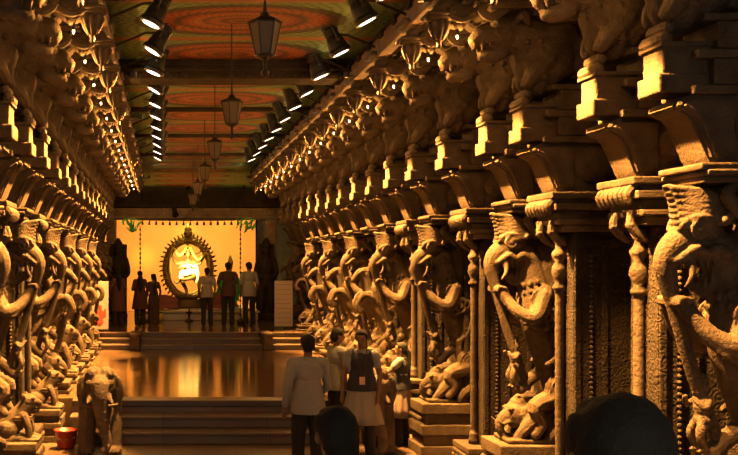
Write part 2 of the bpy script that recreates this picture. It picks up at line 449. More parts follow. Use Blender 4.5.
def m_block():
    b = MB()
    for z0, z1, u in ((3.382,3.44,.16),(3.44,3.60,.04),(3.60,3.66,.14),(3.66,3.83,.02),(3.83,3.88,.10)):
        b.box((-1,-.21,z0),(u,.21,z1-.003),.01)
    b.box((0,-.145,3.40),(.345,.145,3.52),.012).box((0,-.13,3.515),(.315,.13,3.70),.01)
    b.tube([(.30,-.11,3.735,.05),(.30,.11,3.735,.05)], smooth=False).box((0,-.15,3.685),(.335,.15,3.715),.008)
    b.tube([(.27,-.09,3.81,.045),(.27,.09,3.81,.045)], smooth=False)
    b.tube([(.25,0,3.78,.06),(.23,0,3.86,.06),(.17,0,3.93,.07)], seg=8)
    return b.mesh('bracket_block', M['stone'])
def m_lion(kind=0):
    b = MB()
    b.ell((.08,0,4.13),(.30,.25,.27)).ell((.17,0,3.98),(.17,.17,.2)).ell((-.3,0,4.15),(.4,.22,.24)).ell((.0,0,4.3),(.24,.22,.18))
    b.tube([(.1,0,4.25,.2),(.3,0,4.32,.17),(.42,0,4.34,.14)])
    b.b.verts.ensure_lookup_table(); n0 = len(b.b.verts)
    b.ell((.42,0,4.36),(.14,.15,.13))
    # muzzle with bared teeth above a dropped jaw
    b.tube([(.45,0,4.37,.10),(.55,0,4.345,.085),(.60,0,4.315,.07)]); b.ell((.60,0,4.36),(.035,.06,.03))
    b.tube([(.42,0,4.235,.065),(.50,0,4.20,.058),(.555,0,4.195,.05)])
    for s in (-1,1):
        b.ell((.50,s*.09,4.42),.036).tube([(.46,s*.06,4.46,.025),(.52,s*.10,4.46,.022),(.50,s*.14,4.42,.018)], seg=6)
        b.tube([(.36,s*.13,4.42,.03),(.33,s*.18,4.46,.04),(.29,s*.17,4.40,.025)], seg=6)
        b.tube([(.58,s*.055,4.28,.018),(.58,s*.06,4.22,.008)], seg=6)
        for k in range(3): b.tube([(.63-.05*k,s*(.02+.025*k),4.285,.014),(.63-.05*k,s*(.02+.025*k),4.245,.009)], seg=6, smooth=False)
    bmesh.ops.transform(b.b, matrix=Matrix.Translation((.45,0,4.29)) @ Matrix.Diagonal((1.2,1.2,1.18,1)) @ Matrix.Translation((-.42,0,-4.31)), verts=list(b.b.verts)[n0:])
    for s in (-1,1): b.tube([(.12,s*.17,4.1,.10),(.22,s*.15,3.98,.08),(.27,s*.11,3.90,.06)])
    # rows of curls down the chest
    for i in range(5):
        z = 4.24-.075*i
        for k in range(-3,4):
            a = k*.38; rr = .30-.02*i
            b.ell((.075+rr*math.cos(a)*(1-.06*i), .25*math.sin(a)*(1-.05*i), z),(.028,.030,.032),sub=1)
    if kind:
        b.tube([(.55,0,4.4,.05),(.66,0,4.38,.05),(.70,0,4.28,.04),(.66,0,4.2,.03)])
        b.ell((.38,0,4.47),(.1,.1,.06))
    return b.sculpt('bracket_lion', M['carved'], .011, 0)
def m_abacus():
    b = MB()
    b.box((-1,-.28,4.40),(.10,.28,4.47),.012).box((-1,-.30,4.50),(.62,.30,4.56),.012).box((-1,-.26,4.56),(.72,.26,4.62),.01).box((-1,-.3,4.62),(.80,.3,4.70),.012)
    b.box((-.9,-.2,4.46),(.25,.2,4.51))
    for s in (-1,1):
        b.tube([(.5,s*.22,4.50,.035),(.62,s*.22,4.44,.04),(.70,s*.22,4.50,.035),(.66,s*.22,4.54,.025)], seg=7)
    return b.mesh('abacus', M['stone'])
def m_arm():
    b = MB()
    b.tube([(.52,0,4.66,.07),(.68,0,4.56,.07),(.80,0,4.55,.06),(.92,0,4.60,.055),(1.0,0,4.56,.06)])
    for s in (-1,1):
        b.tube([(.60,s*.14,4.66,.03),(.72,s*.14,4.50,.035),(.84,s*.12,4.44,.03),(.93,s*.1,4.50,.028),(.90,s*.09,4.56,.022)], seg=7)
        b.tube([(.88,s*.13,4.70,.03),(.97,s*.13,4.64,.035),(1.04,s*.12,4.66,.03),(1.02,s*.11,4.72,.02)], seg=7)
    b.box((.84,-.17,4.64),(1.12,.17,4.69)).ell((.82,0,4.44),(.05,.06,.07))
    return b.sculpt('pendant_arm', M['carved'], .013, 1)
def m_bud():
    pr = [(0,4.22),(.018,4.225),(.024,4.25),(.02,4.27),(.04,4.31),(.062,4.36),(.078,4.41),(.084,4.43),(.06,4.445),(.06,4.455),(.11,4.465),(.115,4.50),(.08,4.51),(.09,4.545)]
    b = MB().lathe(pr, (1.0,0,0), 12)
    for k in range(8):
        a = k*PI/4
        b.tube([(1+.08*math.cos(a),.08*math.sin(a),4.43,.026),(1+.062*math.cos(a),.062*math.sin(a),4.36,.02),(1+.035*math.cos(a),.035*math.sin(a),4.30,.01)], seg=6)
    b.box((.87,-.13,4.49),(1.13,.13,4.52),.01)
    return b.mesh('pendant_bud', M['stone'], True)

def little_man(b, c, h, face=1, raised=True):
    """a small carved attendant of height h standing at c, leaning on the beast behind"""
    x, y, z = c; k = h
    b.ell((x,y,z+.86*k),(.10*k,.09*k,.12*k)).ell((x,y,z+.99*k),(.07*k,.07*k,.09*k)).ell((x+.09*k,y,z+.85*k),(.025*k,.025*k,.03*k))
    b.ell((x,y,z+.62*k),(.12*k,.16*k,.17*k)).ell((x,y,z+.44*k),(.12*k,.15*k,.12*k))
    for s in (-1,1):
        b.tube([(x,y+s*.08*k,z+.44*k,.09*k),(x+.10*k,y+s*.12*k,z+.24*k,.065*k),(x+.01*k,y+s*.10*k,z+.03*k,.05*k)], seg=8)
        b.ell((x+.06*k,y+s*.1*k,z+.02*k),(.08*k,.045*k,.03*k))
        if raised: b.tube([(x,y+s*.17*k,z+.7*k,.05*k),(x+.1*k,y+s*.24*k,z+.62*k,.042*k),(x+.18*k,y+s*.12*k,z+.74*k,.04*k)], seg=8)
        else: b.tube([(x,y+s*.17*k,z+.7*k,.05*k),(x+.02*k,y+s*.25*k,z+.55*k,.042*k),(x+.1*k,y+s*.2*k,z+.42*k,.04*k)], seg=8)
def crest(b, s=1):
    """fan of rolled locks sweeping up from the brow, its front edge set with knobs"""
    for j in (-1,1):
        for k in range(7):
            t = k/6; ux, zz = .165+.045*t-.02*math.sin(PI*t), 2.57+.25*t
            b.tube([(-.06+.03*t,j*.12,2.60+.16*t,.024),(.05+.03*t,j*.135*(1-.25*t),2.585+.21*t,.026),(ux,j*.07*(1-.3*t),zz,.021)], seg=6)
    for k in range(8):
        t = k/7; b.ell((.175+.045*t-.02*math.sin(PI*t),0,2.56+.27*t),(.032,.05,.018),sub=2)
    b.prism([(-.08,2.58),(.14,2.55),(.16,2.66),(.19,2.80),(.12,2.835),(-.06,2.80)], -.07, .07)
def m_yali():
    b = MB()
    b.tube([(-.46,0,.95,.18),(-.42,0,1.22,.17),(-.30,0,1.58,.17),(-.22,0,1.88,.18),(-.20,0,2.15,.15),(-.12,0,2.42,.13)], seg=14)
    b.ell((-.42,0,2.3),(.3,.17,.42)).ell((-.55,0,1.6),(.3,.17,.5))
    b.ell((.02,0,2.55),(.15,.125,.11))
    crest(b)
    # snout that rolls over into a trunk
    b.tube([(.02,0,2.51,.10),(.12,0,2.495,.098),(.20,0,2.43,.086),(.235,0,2.33,.072),(.215,0,2.21,.058),(.175,0,2.07,.050),(.12,0,1.86,.045),(.05,0,1.62,.042),(-.04,0,1.38,.04),(-.12,0,1.16,.038)], seg=12)
    for k in range(7): b.torus((.20-.03*k+.0*k,0,2.13-.10*k), .035, .010, 12, 5, 'Z')
    b.tube([(-.18,0,2.26,.10),(-.06,0,2.19,.065),(.04,0,2.20,.045),(.09,0,2.25,.03)])
    for s in (-1,1):
        b.tube([(-.12,s*.10,2.36,.032),(-.04,s*.12,2.44,.034),(.03,s*.115,2.405,.028),(.09,s*.11,2.44,.03),(.15,s*.09,2.40,.028),(.2,s*.075,2.36,.024)], seg=7)   # rippling lip
        for k in range(5): b.tube([(.145-.042*k,s*(.075+.006*k),2.39,.018),(.145-.042*k,s*(.08+.006*k),2.325,.012)], seg=6, smooth=False)
        for k in range(4): b.tube([(.05-.04*k,s*.05,2.22,.015),(.05-.04*k,s*.055,2.275,.009)], seg=6, smooth=False)
        b.tube([(.12,s*.085,2.37,.026),(.13,s*.12,2.27,.02),(.18,s*.13,2.20,.008)], seg=6)                       # fang
        b.ell((.085,s*.125,2.555),(.036,.03,.036)).torus((.085,s*.135,2.555), .05, .014, 16, 6)
        b.tube([(.0,s*.13,2.60,.02),(.07,s*.14,2.635,.024),(.14,s*.10,2.615,.022),(.18,s*.07,2.56,.018)], seg=6)   # brow
        b.ell((-.08,s*.15,2.63),(.035,.03,.065),(0,-.5,0)).ell((-.06,s*.17,2.625),(.02,.02,.04),(0,-.5,0))
        # raised forelegs with shaggy cuffs
        b.tube([(-.22,s*.15,2.06,.10),(-.12,s*.2,1.85,.085),(.02,s*.18,1.88,.066),(.12,s*.12,2.0,.056),(.16,s*.09,2.09,.055)], seg=10)
        for k in range(4): b.tube([(.14,s*(.05+.03*k),2.12,.018),(.20,s*(.045+.03*k),2.13,.018),(.215,s*(.045+.03*k),2.09,.012)], seg=6)
        for r_ in range(3):
            for k in range(5):
                a = .3+k*.42; R = .09+.055*r_
                b.tube([(-.16-R*math.cos(a)*.9,s*.205,1.98-R*math.sin(a),.020),(-.16-(R+.04)*math.cos(a+.2),s*.225,1.98-(R+.04)*math.sin(a+.2),.022),(-.16-(R+.05)*math.cos(a+.45),s*.215,1.98-(R+.05)*math.sin(a+.45),.012)], seg=6)
        for k in range(4): b.torus((-.17,s*.205,2.02), .022+.022*k, .010, 18, 5)
        # haunch, shin and foot
        b.ell((-.38,s*.16,1.12),(.17,.10,.20)).tube([(-.34,s*.17,1.08,.11),(-.12,s*.20,1.0,.08),(-.18,s*.2,.84,.06),(-.12,s*.2,.74,.055)], seg=9)
        for k in range(4): b.torus((-.38,s*.245,1.14), .03+.035*k, .010, 20, 5)
        b.tube([(-.24,s*.19,1.4,.03),(-.34,s*.2,1.5,.03),(-.42,s*.19,1.75,.03),(-.34,s*.18,1.9,.025)], seg=6)
    for i in range(7):                        # collar and mane curls
        for k in range(-3,4):
            a = k*.42
            b.ell((-.20+.16*math.cos(a)-.012*i,.17*math.sin(a),2.12-.07*i+.02*abs(k)),(.024,.026,.030),sub=1)
    return b.sculpt('yali_figure', M['carved'], .0095, 0)
def m_attendant():
    b = MB(); little_man(b, (.0,0,1.16), .46, 1, True)
    b.tube([(-.05,0,1.15,.06),(-.16,0,1.25,.06),(-.3,0,1.35,.07)])
    return b.sculpt('attendant_figure', M['carved'], .010, 0)
def m_beast():
    b = MB()
    b.ell((-.26,0,.86),(.26,.19,.21)).ell((-.40,0,.95),(.16,.17,.18)).ell((-.02,0,.90),(.14,.13,.15)).ell((-.02,0,1.0),(.08,.09,.08))
    b.tube([(.05,0,.90,.085),(.13,0,.84,.06),(.15,0,.76,.045),(.11,0,.70,.035),(.05,0,.69,.03)])
    for s in (-1,1):
        b.ell((-.08,s*.13,.92),(.07,.03,.10)).ell((.07,s*.085,.96),.026)
        b.tube([(.08,s*.07,.84,.022),(.15,s*.09,.82,.016),(.2,s*.09,.86,.008)], seg=6)
        b.tube([(-.12,s*.15,.86,.085),(-.02,s*.16,.76,.06),(.03,s*.15,.69,.05)], seg=8).tube([(-.42,s*.15,.84,.1),(-.3,s*.19,.76,.07),(-.26,s*.19,.69,.055)], seg=8)
    b.box((-.5,-.22,.645),(.14,.22,.69),.01)
    return b.sculpt('base_elephant', M['carved'], .010, 0)
def m_seated():
    """small seated lion with a belt and a toothed muzzle"""
    b = MB()
    b.tube([(-.22,0,.80,.17),(-.10,0,.98,.16),(.0,0,1.12,.13),(.06,0,1.22,.12)])
    b.ell((.08,0,1.27),(.12,.12,.13)).tube([(.12,0,1.27,.09),(.2,0,1.25,.065),(.22,0,1.22,.05)]).tube([(.1,0,1.14,.06),(.18,0,1.12,.045),(.2,0,1.13,.035)])
    for s in (-1,1):
        b.ell((.15,s*.08,1.33),.03).ell((.02,s*.11,1.37),(.035,.03,.05)); b.ell((-.2,s*.13,.82),(.16,.09,.15))
        b.tube([(.02,s*.12,1.05,.07),(.09,s*.13,.86,.055),(.10,s*.12,.70,.05)], seg=8).ell((.14,s*.12,.685),(.08,.05,.04)).ell((-.06,s*.17,.69),(.12,.055,.045))
        for k in range(4): b.ell((.23-.03*k,s*(.02+.018*k),1.19),(.012,.012,.022),sub=1)
    b.torus((-.02,0,1.02), .16, .022, 20, 6, 'Z'); b.torus((-.02,0,.98), .165, .018, 20, 6, 'Z')
    b.box((-.5,-.22,.645),(.24,.22,.68),.01).tube([(-.3,0,.8,.05),(-.4,0,1.0,.045),(-.36,0,1.2,.04)])
    return b.sculpt('base_lion', M['carved'], .010, 0)
def m_horse():
    """rearing horse of the rider figure"""
    b = MB()
    b.tube([(-.45,0,1.2,.20),(-.25,0,1.5,.19),(-.05,0,1.78,.18),(.04,0,1.98,.13),(.10,0,2.2,.10)], seg=14)
    b.tube([(.08,0,2.22,.095),(.19,0,2.22,.075),(.28,0,2.14,.055),(.31,0,2.10,.05)]); b.ell((-.4,0,1.7),(.3,.17,.5))
    for k in range(7): b.ell((.03-.02*k,0,2.28-.07*k),(.04,.03,.05),sub=1)
    for s in (-1,1):
        b.tube([(.06,s*.05,2.29,.02),(.04,s*.06,2.36,.014)], seg=6, smooth=False); b.ell((.17,s*.07,2.25),.022)
        b.tube([(.0,s*.13,1.82,.09),(.17,s*.15,1.86,.06),(.26,s*.14,1.72,.045),(.22,s*.13,1.60,.05)], seg=8)
        b.ell((-.38,s*.14,1.2),(.17,.1,.2)).tube([(-.34,s*.16,1.15,.11),(-.14,s*.18,1.02,.075),(-.24,s*.18,.85,.055),(-.16,s*.18,.72,.055)], seg=8)
        b.tube([(-.1,s*.19,1.7,.024),(-.2,s*.2,1.62,.024),(-.32,s*.2,1.7,.024)], seg=6)
    for k in range(8): b.tube([(-.05-.045*k,-.20,1.66-.05*k,.02),(-.09-.045*k,-.21,1.58-.05*k,.022),(-.13-.045*k,-.2,1.55-.05*k,.014)], seg=6)
    b.tube([(.16,0,1.6,.045),(.10,0,1.3,.04),(.02,0,1.05,.045),(.0,0,.75,.05)])
    return b.sculpt('rearing_horse', M['carved'], .010, 0)
def m_rider():
    b = MB(); little_man(b, (-.12,0,1.88), .74, 1, True)
    b.tube([(-.10,0,2.66,.05),(-.10,0,2.74,.035),(-.10,0,2.80,.02)])
    for s in (-1,1): b.tube([(-.1,s*.1,2.15,.075),(.0,s*.19,1.98,.06),(-.06,s*.2,1.76,.045)], seg=8)
    b.tube([(-.25,0,2.35,.10),(-.34,0,2.1,.12),(-.4,0,1.9,.1)])
    return b.sculpt('rider', M['carved'], .010, 0)

ME = dict(capital=m_capital(), capital2=m_capital_figure(), corbel=m_corbel(), block=m_block(), lion=m_lion(0), lion2=m_lion(1), abacus=m_abacus(), arm=m_arm(), bud=m_bud(),
          yali=m_yali(), attendant=m_attendant(), beast=m_beast(), seated=m_seated(), horse=m_horse(), rider=m_rider())
CACHE = {}
def cached(key, f, *a):
    if key not in CACHE: CACHE[key] = f(*a)
    return CACHE[key]
def pillar(x, d, rot, kind, base, label, group, i):
    t = thing('carved_pillar', label, 'pillar', (x, d, 0), rot, group)
    fig = kind != 'plain'
    low = {0:.65, 1:.65, 2:.95}[base] if fig else {0:.36, 1:.80, 2:1.05}[base]
    if kind == 'yalilion' and base == 0: low = .43
    b0 = (0, ZL, ZP)[base]; u1 = -.3 if fig else -.09
    put('plinth', cached(('p',base,low,fig), m_plinth, b0+.002, low, .2 if fig else .06), t)
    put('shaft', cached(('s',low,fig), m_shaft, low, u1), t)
    put('bead_strip', cached(('b',low,fig), m_beads, low, u1), t)
    if not fig:
        put('colonnette', cached(('c',base), m_colonnette, low), t, (-.05, 0, 0))
    else:
        if kind == 'yali': parts = [('yali_figure','yali'),('attendant_figure','attendant'),('base_elephant','beast')]
        elif kind == 'yalilion': parts = [('yali_figure','yali'),('base_lion','seated'),('attendant_figure','attendant')]
        else: parts = [('rearing_horse','horse'),('rider','rider'),('base_elephant','beast')]
        for nm, k in parts:
            o = put(nm, ME[k], t)
            if k == 'seated' and base == 0: o.scale = (.8,.8,.66); o.location = (.06,0,.43-.645*.66)
            if base == 2: o.scale = (1,1,.864); o.location.z = .95-.65*.864
    for nm, k in (('capital','capital2' if fig else 'capital'),('corbel','corbel'),('bracket_block','block'),('bracket_lion','lion2' if i%3 == 1 else 'lion'),('abacus','abacus'),('pendant_arm','arm'),('pendant_bud','bud')):
        put(nm, ME[k], t)
    return t
DR = [6.3,7.25,8.7,9.65,11.1,12.5]+[13.75+1.24*k for k in range(11)]
KR = ['yali','plain','plain','yali','plain','yali','plain']
DLf = [7.3,8.5,9.75,11.0,12.25]+[13.5+1.24*k for k in range(11)]
KL = ['plain','yalilion','plain','yalilion','plain']
DESC = {'yali':'with a trunk-snouted beast rearing on its front', 'yalilion':'with a rearing beast over a seated lion', 'plain':'with slender corner colonnettes and no large figure', 'horse':'with a rider on a rearing horse'}
def row(ds, ks, x, rot, where, group, far):
    for i, d in enumerate(ds):
        k = ks[i] if i < len(ks) else far[(i-len(ks)) % len(far)]
        base = 0 if d < 13.6 else (1 if d < 22.7 else 2)
        pillar(x, d, rot, k, base, '%s carved pillar from the camera in the %s, %s' % (ORD[i], where, {'yali':'rearing beast','yalilion':'beast over lion','plain':'slim colonnettes','horse':'horse rider'}[k]), group, i)
row(DR, KR, XR, PI, 'row by the schoolgirls', 'carved pillars on the schoolgirls side', ['yali','horse'])
row(DLf, KL, XL, 0, 'row by the bucket', 'carved pillars on the bucket side', ['yalilion','horse'])

# small bulbs beside the lion heads
BCOL = (1,.45,.10); LCOL = (1,.44,.09)
sock = MB().lathe([(.012,.03),(.016,.0),(.016,.05),(.008,.055),(.004,.16)], (0,0,0), 8).mesh('socket', M['black'])
glob = MB().lathe([(0,-.03),(.008,-.025),(.011,-.012),(.010,.0),(.008,.004)], (0,0,0), 10).mesh('glass', M['bulb'], True)
def bulbs(ds, x, sgn, where, group):
    out = sum(d < 7.6 for d in ds)
    for i, d in enumerate(ds):
        lab = '%s small bare bulb from the camera along %s' % (ORD[i-out], where) if i >= out else '%s small bulb above the view edge along %s' % (ORD[i], where)
        t = thing('small_bulb', lab, 'bulb', (x, d, 4.335), 0, group)
        put('socket', sock, t); put('glass', glob, t)
        light('glow', 'POINT', (0,0,-.05), BULB_W, BCOL, t, None, .02)
BULB_W = 24
SHR_W, STAT_W = 700, 9000
bulbs(DR, XR-.84, 1, 'the row by the schoolgirls', 'small bulbs on the schoolgirls side')
bulbs(DLf, XL+.84, -1, 'the row by the bucket', 'small bulbs on the bucket side')

# floodlights on arms along both cornices
LS = 1.3
def flood_mesh():
    # local axis: lens at origin facing -z
    h = MB().lathe([(.088,.0),(.098,.004),(.098,.03),(.085,.05),(.075,.12),(.06,.17),(.055,.23),(.035,.25)], (0,0,0), 18)
    for k in range(4): h.lathe([(.07,.175+.022*k),(.07,.185+.022*k)], (0,0,0), 16)
    y = MB().tube([(0,-.115,.1,.010),(0,-.115,.25,.010),(0,-.06,.30,.010),(0,.06,.30,.010),(0,.115,.25,.010),(0,.115,.1,.010)], seg=6).box((-.03,-.03,.28),(.03,.03,.33)).ell((0,-.12,.11),.02).ell((0,.12,.11),.02)
    l = MB().lathe([(.086,-.002),(.086,.006)], (0,0,0), 20)
    return h.mesh('housing', M['black'], False), y.mesh('yoke', M['black']), l.mesh('lens', M['lens'])
FH, FY, FL = flood_mesh()
FLOOD_W = 8800
def floods(x, sgn, where, group, ys):
    out = sum(y < 9 for y in ys)
    for i, y in enumerate(ys):
        lab = '%s black floodlight from the camera above %s' % (ORD[i-out], where) if i >= out else '%s black floodlight above the top edge of the view, over %s' % (ORD[i], where)
        t = thing('hanging_floodlight', lab, 'lamp', (x, y, 4.72), 0, group)
        tilt = math.radians(27+random.uniform(-5,5))
        for nm, me in (('housing',FH),('yoke',FY),('lens',FL)):
            o = put(nm, me, t); o.rotation_euler = (0, -sgn*tilt, 0); o.scale = (LS,LS,LS) if nm != 'lens' else (1.05,1.05,1)
        a = put('arm', MB().tube([(-sgn*.24*math.sin(tilt),0,.24*math.cos(tilt),.02),(sgn*.08,.02,.21,.014),(sgn*.45,.05,.06,.014)], seg=6, smooth=False).mesh('arm', M['iron']), t)
        light('beam', 'SPOT', (sgn*.01,0,-.02), FLOOD_W, LCOL, t, (sgn*math.sin(tilt+.03),-.06,-math.cos(tilt+.03)), .03, 46, .55)
floods(2.0, 1, 'the row by the schoolgirls', 'floodlights on the schoolgirls side', [5.1]+[d+.14 for d in DR if d < 22.6])
floods(-.12, -1, 'the row by the bucket', 'floodlights on the bucket side', [5.2,6.3]+[d+.14 for d in DLf if d < 22.6])

# six glass lanterns down the middle
def lantern_meshes():
    pn = []
    R0, R1 = .068, .118
    for k in range(6):
        a0, a1 = k*PI/3, (k+1)*PI/3
        b = MB(); v = [b.b.verts.new((r*math.cos(a), r*math.sin(a), z)) for r, a, z in ((R0,a0,0),(R0,a1,0),(R1,a1,.24),(R1,a0,.24))]
        v2 = [b.b.verts.new(q.co*.97) for q in v]
        b.b.faces.new(v); b.b.faces.new(v2[::-1])
        for i in range(4): b.b.faces.new((v[i], v2[i], v2[(i+1)%4], v[(i+1)%4]))
        pn.append(b.mesh('glass_pane', M['glass']))
    f = MB()
    for k in range(6):
        a = k*PI/3
        f.tube([(R0*math.cos(a),R0*math.sin(a),0,.007),(R1*math.cos(a),R1*math.sin(a),.24,.007)], seg=6, smooth=False)
        a1 = a+PI/3
        for R, z in ((R0,0),(R1,.24)): f.tube([(R*math.cos(a),R*math.sin(a),z,.008),(R*math.cos(a1),R*math.sin(a1),z,.008)], seg=6, smooth=False)
    roof = MB().lathe([(.135,.24),(.13,.25),(.09,.27),(.045,.285),(.035,.30),(.04,.31),(.015,.33),(.01,.40)], (0,0,0), 6)
    fin = MB().lathe([(.085,.0),(.05,-.02),(.015,-.04),(.012,-.10),(.03,-.12),(.03,-.14),(.006,-.17)], (0,0,0), 10)
    return pn, f.mesh('frame', M['iron']), roof.mesh('roof', M['iron']), fin.mesh('finial', M['iron'], True)
PN, LF, LR, LFi = lantern_meshes()
for i in range(6):
    d = 7.45+3.6*i; z = 2.33+1.70-.13
    t = thing('hanging_lantern', '%s six-sided glass lantern from the camera, hanging on a rod below the painted ceiling' % ORD[i], 'lantern', (.76, d, z), .2*i, 'hanging glass lanterns')
    for p in PN: put('glass_pane', p, t)
    put('frame', LF, t); put('roof', LR, t); put('finial', LFi, t)
    put('rod', MB().tube([(0,0,.40,.007),(0,0,5.0-z,.007)], seg=6, smooth=False).mesh('rod', M['iron']), t)

FILL_W = 12  # uplights added along both cornices to brighten the painted ceiling
for i in range(7):
    for x, sgn, wh in ((2.24,-1,'the row by the schoolgirls'),(-.36,1,'the row by the bucket')):
        t = thing('added_uplight', ('%s small added fill uplight from the camera on %s' % (ORD[i-2], wh.replace('the row','the cornice')) if i > 1 else '%s small added fill uplight above the view edge on %s' % (ORD[i], wh.replace('the row','the cornice'))), 'lamp', (x, 5.2+3.5*i, 4.70), 0, 'added ceiling uplights')
        put('housing', cached('uh', lambda: MB().lathe([(.03,-.07),(.035,-.06),(.035,.0),(.028,.0)], (0,0,0), 12).mesh('housing', M['black'])), t)
        put('clamp', cached(('uc',sgn), lambda: MB().tube([(0,0,-.06,.01),(-sgn*.10,0,-.06,.01),(-sgn*.22,0,-.04,.012)], seg=6, smooth=False).mesh('clamp', M['iron'])), t)
        light('beam', 'SPOT', (0,0,.01), FILL_W*(.14+.22*i), (1,.74,.40), t, (sgn*.9,.25,.22), .03, 120, .9)
# ------------------------------------------------------------------ the shrine end
# portal of two carved jambs with a painted lintel
def guard(b, x, y, z, h):
    b.box((x-.26,y-.2,z),(x+.26,y+.3,z+.16*h/2.5),.02)
    b.ell((x,y,z+.72*h),(.22,.18,.3)).ell((x,y,z+.52*h),(.2,.17,.25)).ell((x,y,z+.9*h),(.13,.13,.16)).lathe([(.15,0),(.13,.1),(.09,.2),(.04,.28)],(x,y,z+.95*h),10)
    for s in (-1,1):
        b.tube([(x+s*.1,y,z+.5*h,.12),(x+s*.14,y-.05,z+.28*h,.09),(x+s*.12,y,z+.06*h,.08)]); b.tube([(x+s*.22,y,z+.8*h,.07),(x+s*.3,y-.06,z+.62*h,.06),(x+s*.16,y-.16,z+.55*h,.055)])
    b.box((x-.24,y+.05,z),(x+.24,y+.3,z+h))
for x, lab in ((2.95,'carved stone guardian figure standing behind the man in the pale shirt'), (-1.28,'carved stone guardian figure standing behind the woman in rose')):
    b = MB(); guard(b, 0, 0, 0, 2.15)
    tag(put('guardian_statue', b.sculpt('guardian_statue', M['darkstone'], .02, 1), None, (x,28.6,ZP)), lab, 'statue')
def portal():
    b = MB()
    for x in (-1.5, 3.15): b.box((x-.14,28.9,ZP),(x+.14,29.3,3.72),.02)
    b.box((-2.58,28.85,3.72),(4.48,29.3,3.80),.02).box((-2.58,28.8,3.80),(4.48,29.3,4.0),.02)
    for i in range(44): b.ell((-1.9+i*.125,28.8,3.90),(.045,.03,.07),sub=1)
    o = put('trim_9', b.mesh('trim_9', M['wood'])); o['kind'] = 'structure'
    b = MB().box((-2.58,28.7,4.02),(4.48,29.2,4.12),.02).box((-2.58,28.75,4.12),(4.48,29.2,4.5),.02)
    for i in range(40): b.box((-1.8+i*.135,28.71,4.16),(-1.73+i*.135,28.76,4.42),.01)
    o = put('trim_10', b.mesh('trim_10', M['darkstone'])); o['kind'] = 'structure'
portal()
tag(put('painted_backdrop', boxmesh('painted_backdrop', (-1.95,33.5,ZP+.005), (3.1,33.56,4.3), M['wallcloth'])), 'tall golden yellow painted cloth backdrop behind the bronze shrine statue', 'backdrop')

# altar platform
t = thing('altar_platform', 'low cream marble altar platform carrying the ringed bronze statue', 'altar', (0,0,0))
b = MB().box((-.75,27.9,ZP+.002),(2.65,32.2,1.02),.015)
for i in range(14): b.box((-.70+.24*i,27.88,.86),(-.54+.24*i,27.9,.99),.004)
put('base', b.mesh('base', M['marble']), t)
put('top_slab', MB().box((-.80,27.82,1.022),(2.70,32.25,1.085),.02).mesh('top_slab', M['marble']), t)
AT = 1.087

# the ringed statue
SX, SY = .75, 29.9
t = thing('bronze_statue', 'dancing bronze deity wrapped in white silk inside a tall ring of flames', 'statue', (SX,SY,AT))
put('pedestal', MB().lathe([(.55,0),(.56,.05),(.48,.08),(.52,.13),(.40,.17),(.44,.22),(.40,.25)], (0,0,0), 28, squash=.55).mesh('pedestal', M['bronze'], True), t)
b = MB(); cz = 1.17
b.torus((0,0,cz), .66, .055, 56, 8, 'Y', 1.28).torus((0,0,cz), .74, .03, 56, 6, 'Y', 1.26).torus((0,0,cz), .58, .025, 56, 6, 'Y', 1.30)
for k in range(40):
    a = 2*PI*k/40
    b.ell((.70*math.cos(a),-.02,cz+.89*math.sin(a)),(.05,.04,.05),sub=1)
ring = put('flame_ring', b.mesh('flame_ring', M['gold'], True), t)
fl = MB().tube([(0,0,0,.022),(.05,0,.0,.03),(.11,0,.025,.006)], seg=6).mesh('flame', M['bronze'], True)
for k in range(44):
    a = 2*PI*(k+.5)/44
    put('flame', fl, ring, (.77*math.cos(a),0,cz+.965*math.sin(a))).rotation_euler = (0,-a,0)
b = MB().lathe([(.08,2.10),(.13,2.16),(.14,2.24),(.10,2.30),(.12,2.35),(.06,2.42),(.02,2.5)], (0,0,0), 12, squash=.6); b.ell((-.06,-.08,2.24),.035).ell((.06,-.08,2.24),.035)
put('crest_finial', b.mesh('crest_finial', M['gold'], True), t)
b = MB()
b.ell((0,0,1.25),(.15,.11,.2)).ell((0,0,1.05),(.14,.11,.14)).ell((0,-.02,1.57),(.085,.09,.11)).lathe([(.10,0),(.105,.06),(.07,.14),(.08,.18),(.03,.27)],(0,0,1.64),10).tube([(0,0,1.4,.05),(0,0,1.5,.045)],smooth=False)
b.tube([(-.07,0,1.02,.10),(-.16,-.06,.78,.075),(-.06,-.02,.55,.055),(-.02,0,.34,.05)]).ell((-.02,-.07,.29),(.05,.12,.035))
b.tube([(.08,0,1.02,.10),(.18,-.2,.92,.075),(-.06,-.28,.85,.055),(-.22,-.26,.84,.045)])
for s in (-1,1):
    b.tube([(s*.15,0,1.36,.05),(s*.34,.0,1.30,.045),(s*.46,-.02,1.50,.036)]).ell((s*.48,-.02,1.56),(.04,.03,.06))
    b.tube([(s*.14,-.02,1.33,.05),(s*.26,-.1,1.16,.042),(s*.1,-.22,1.20,.035)]).ell((s*.07,-.24,1.22),(.04,.03,.05))
    b.tube([(s*.08,.03,1.6,.03),(s*.3,.05,1.62,.02),(s*.42,.05,1.72,.012)]); b.tube([(s*.1,0,.9,.04),(s*.32,0,.74,.03),(s*.44,0,.80,.015)])
b.tube([(-.3,0,.33,.08),(-.08,-.02,.31,.09),(.2,0,.32,.08),(.33,-.02,.38,.07)])
put('figure', b.sculpt('figure', M['bronze'], .014, 1), t)
b = MB().ell((.0,-.05,1.20),(.20,.14,.10)).ell((.1,-.10,1.08),(.19,.15,.13)).ell((-.10,-.12,1.02),(.18,.14,.12)).ell((-.2,-.1,.92),(.09,.10,.14)).tube([(.22,-.1,1.25,.06),(.26,-.12,1.0,.08),(.24,-.12,.78,.07)])
put('silk_wrap', b.sculpt('silk_wrap', M['silk'], .018, 2), t)
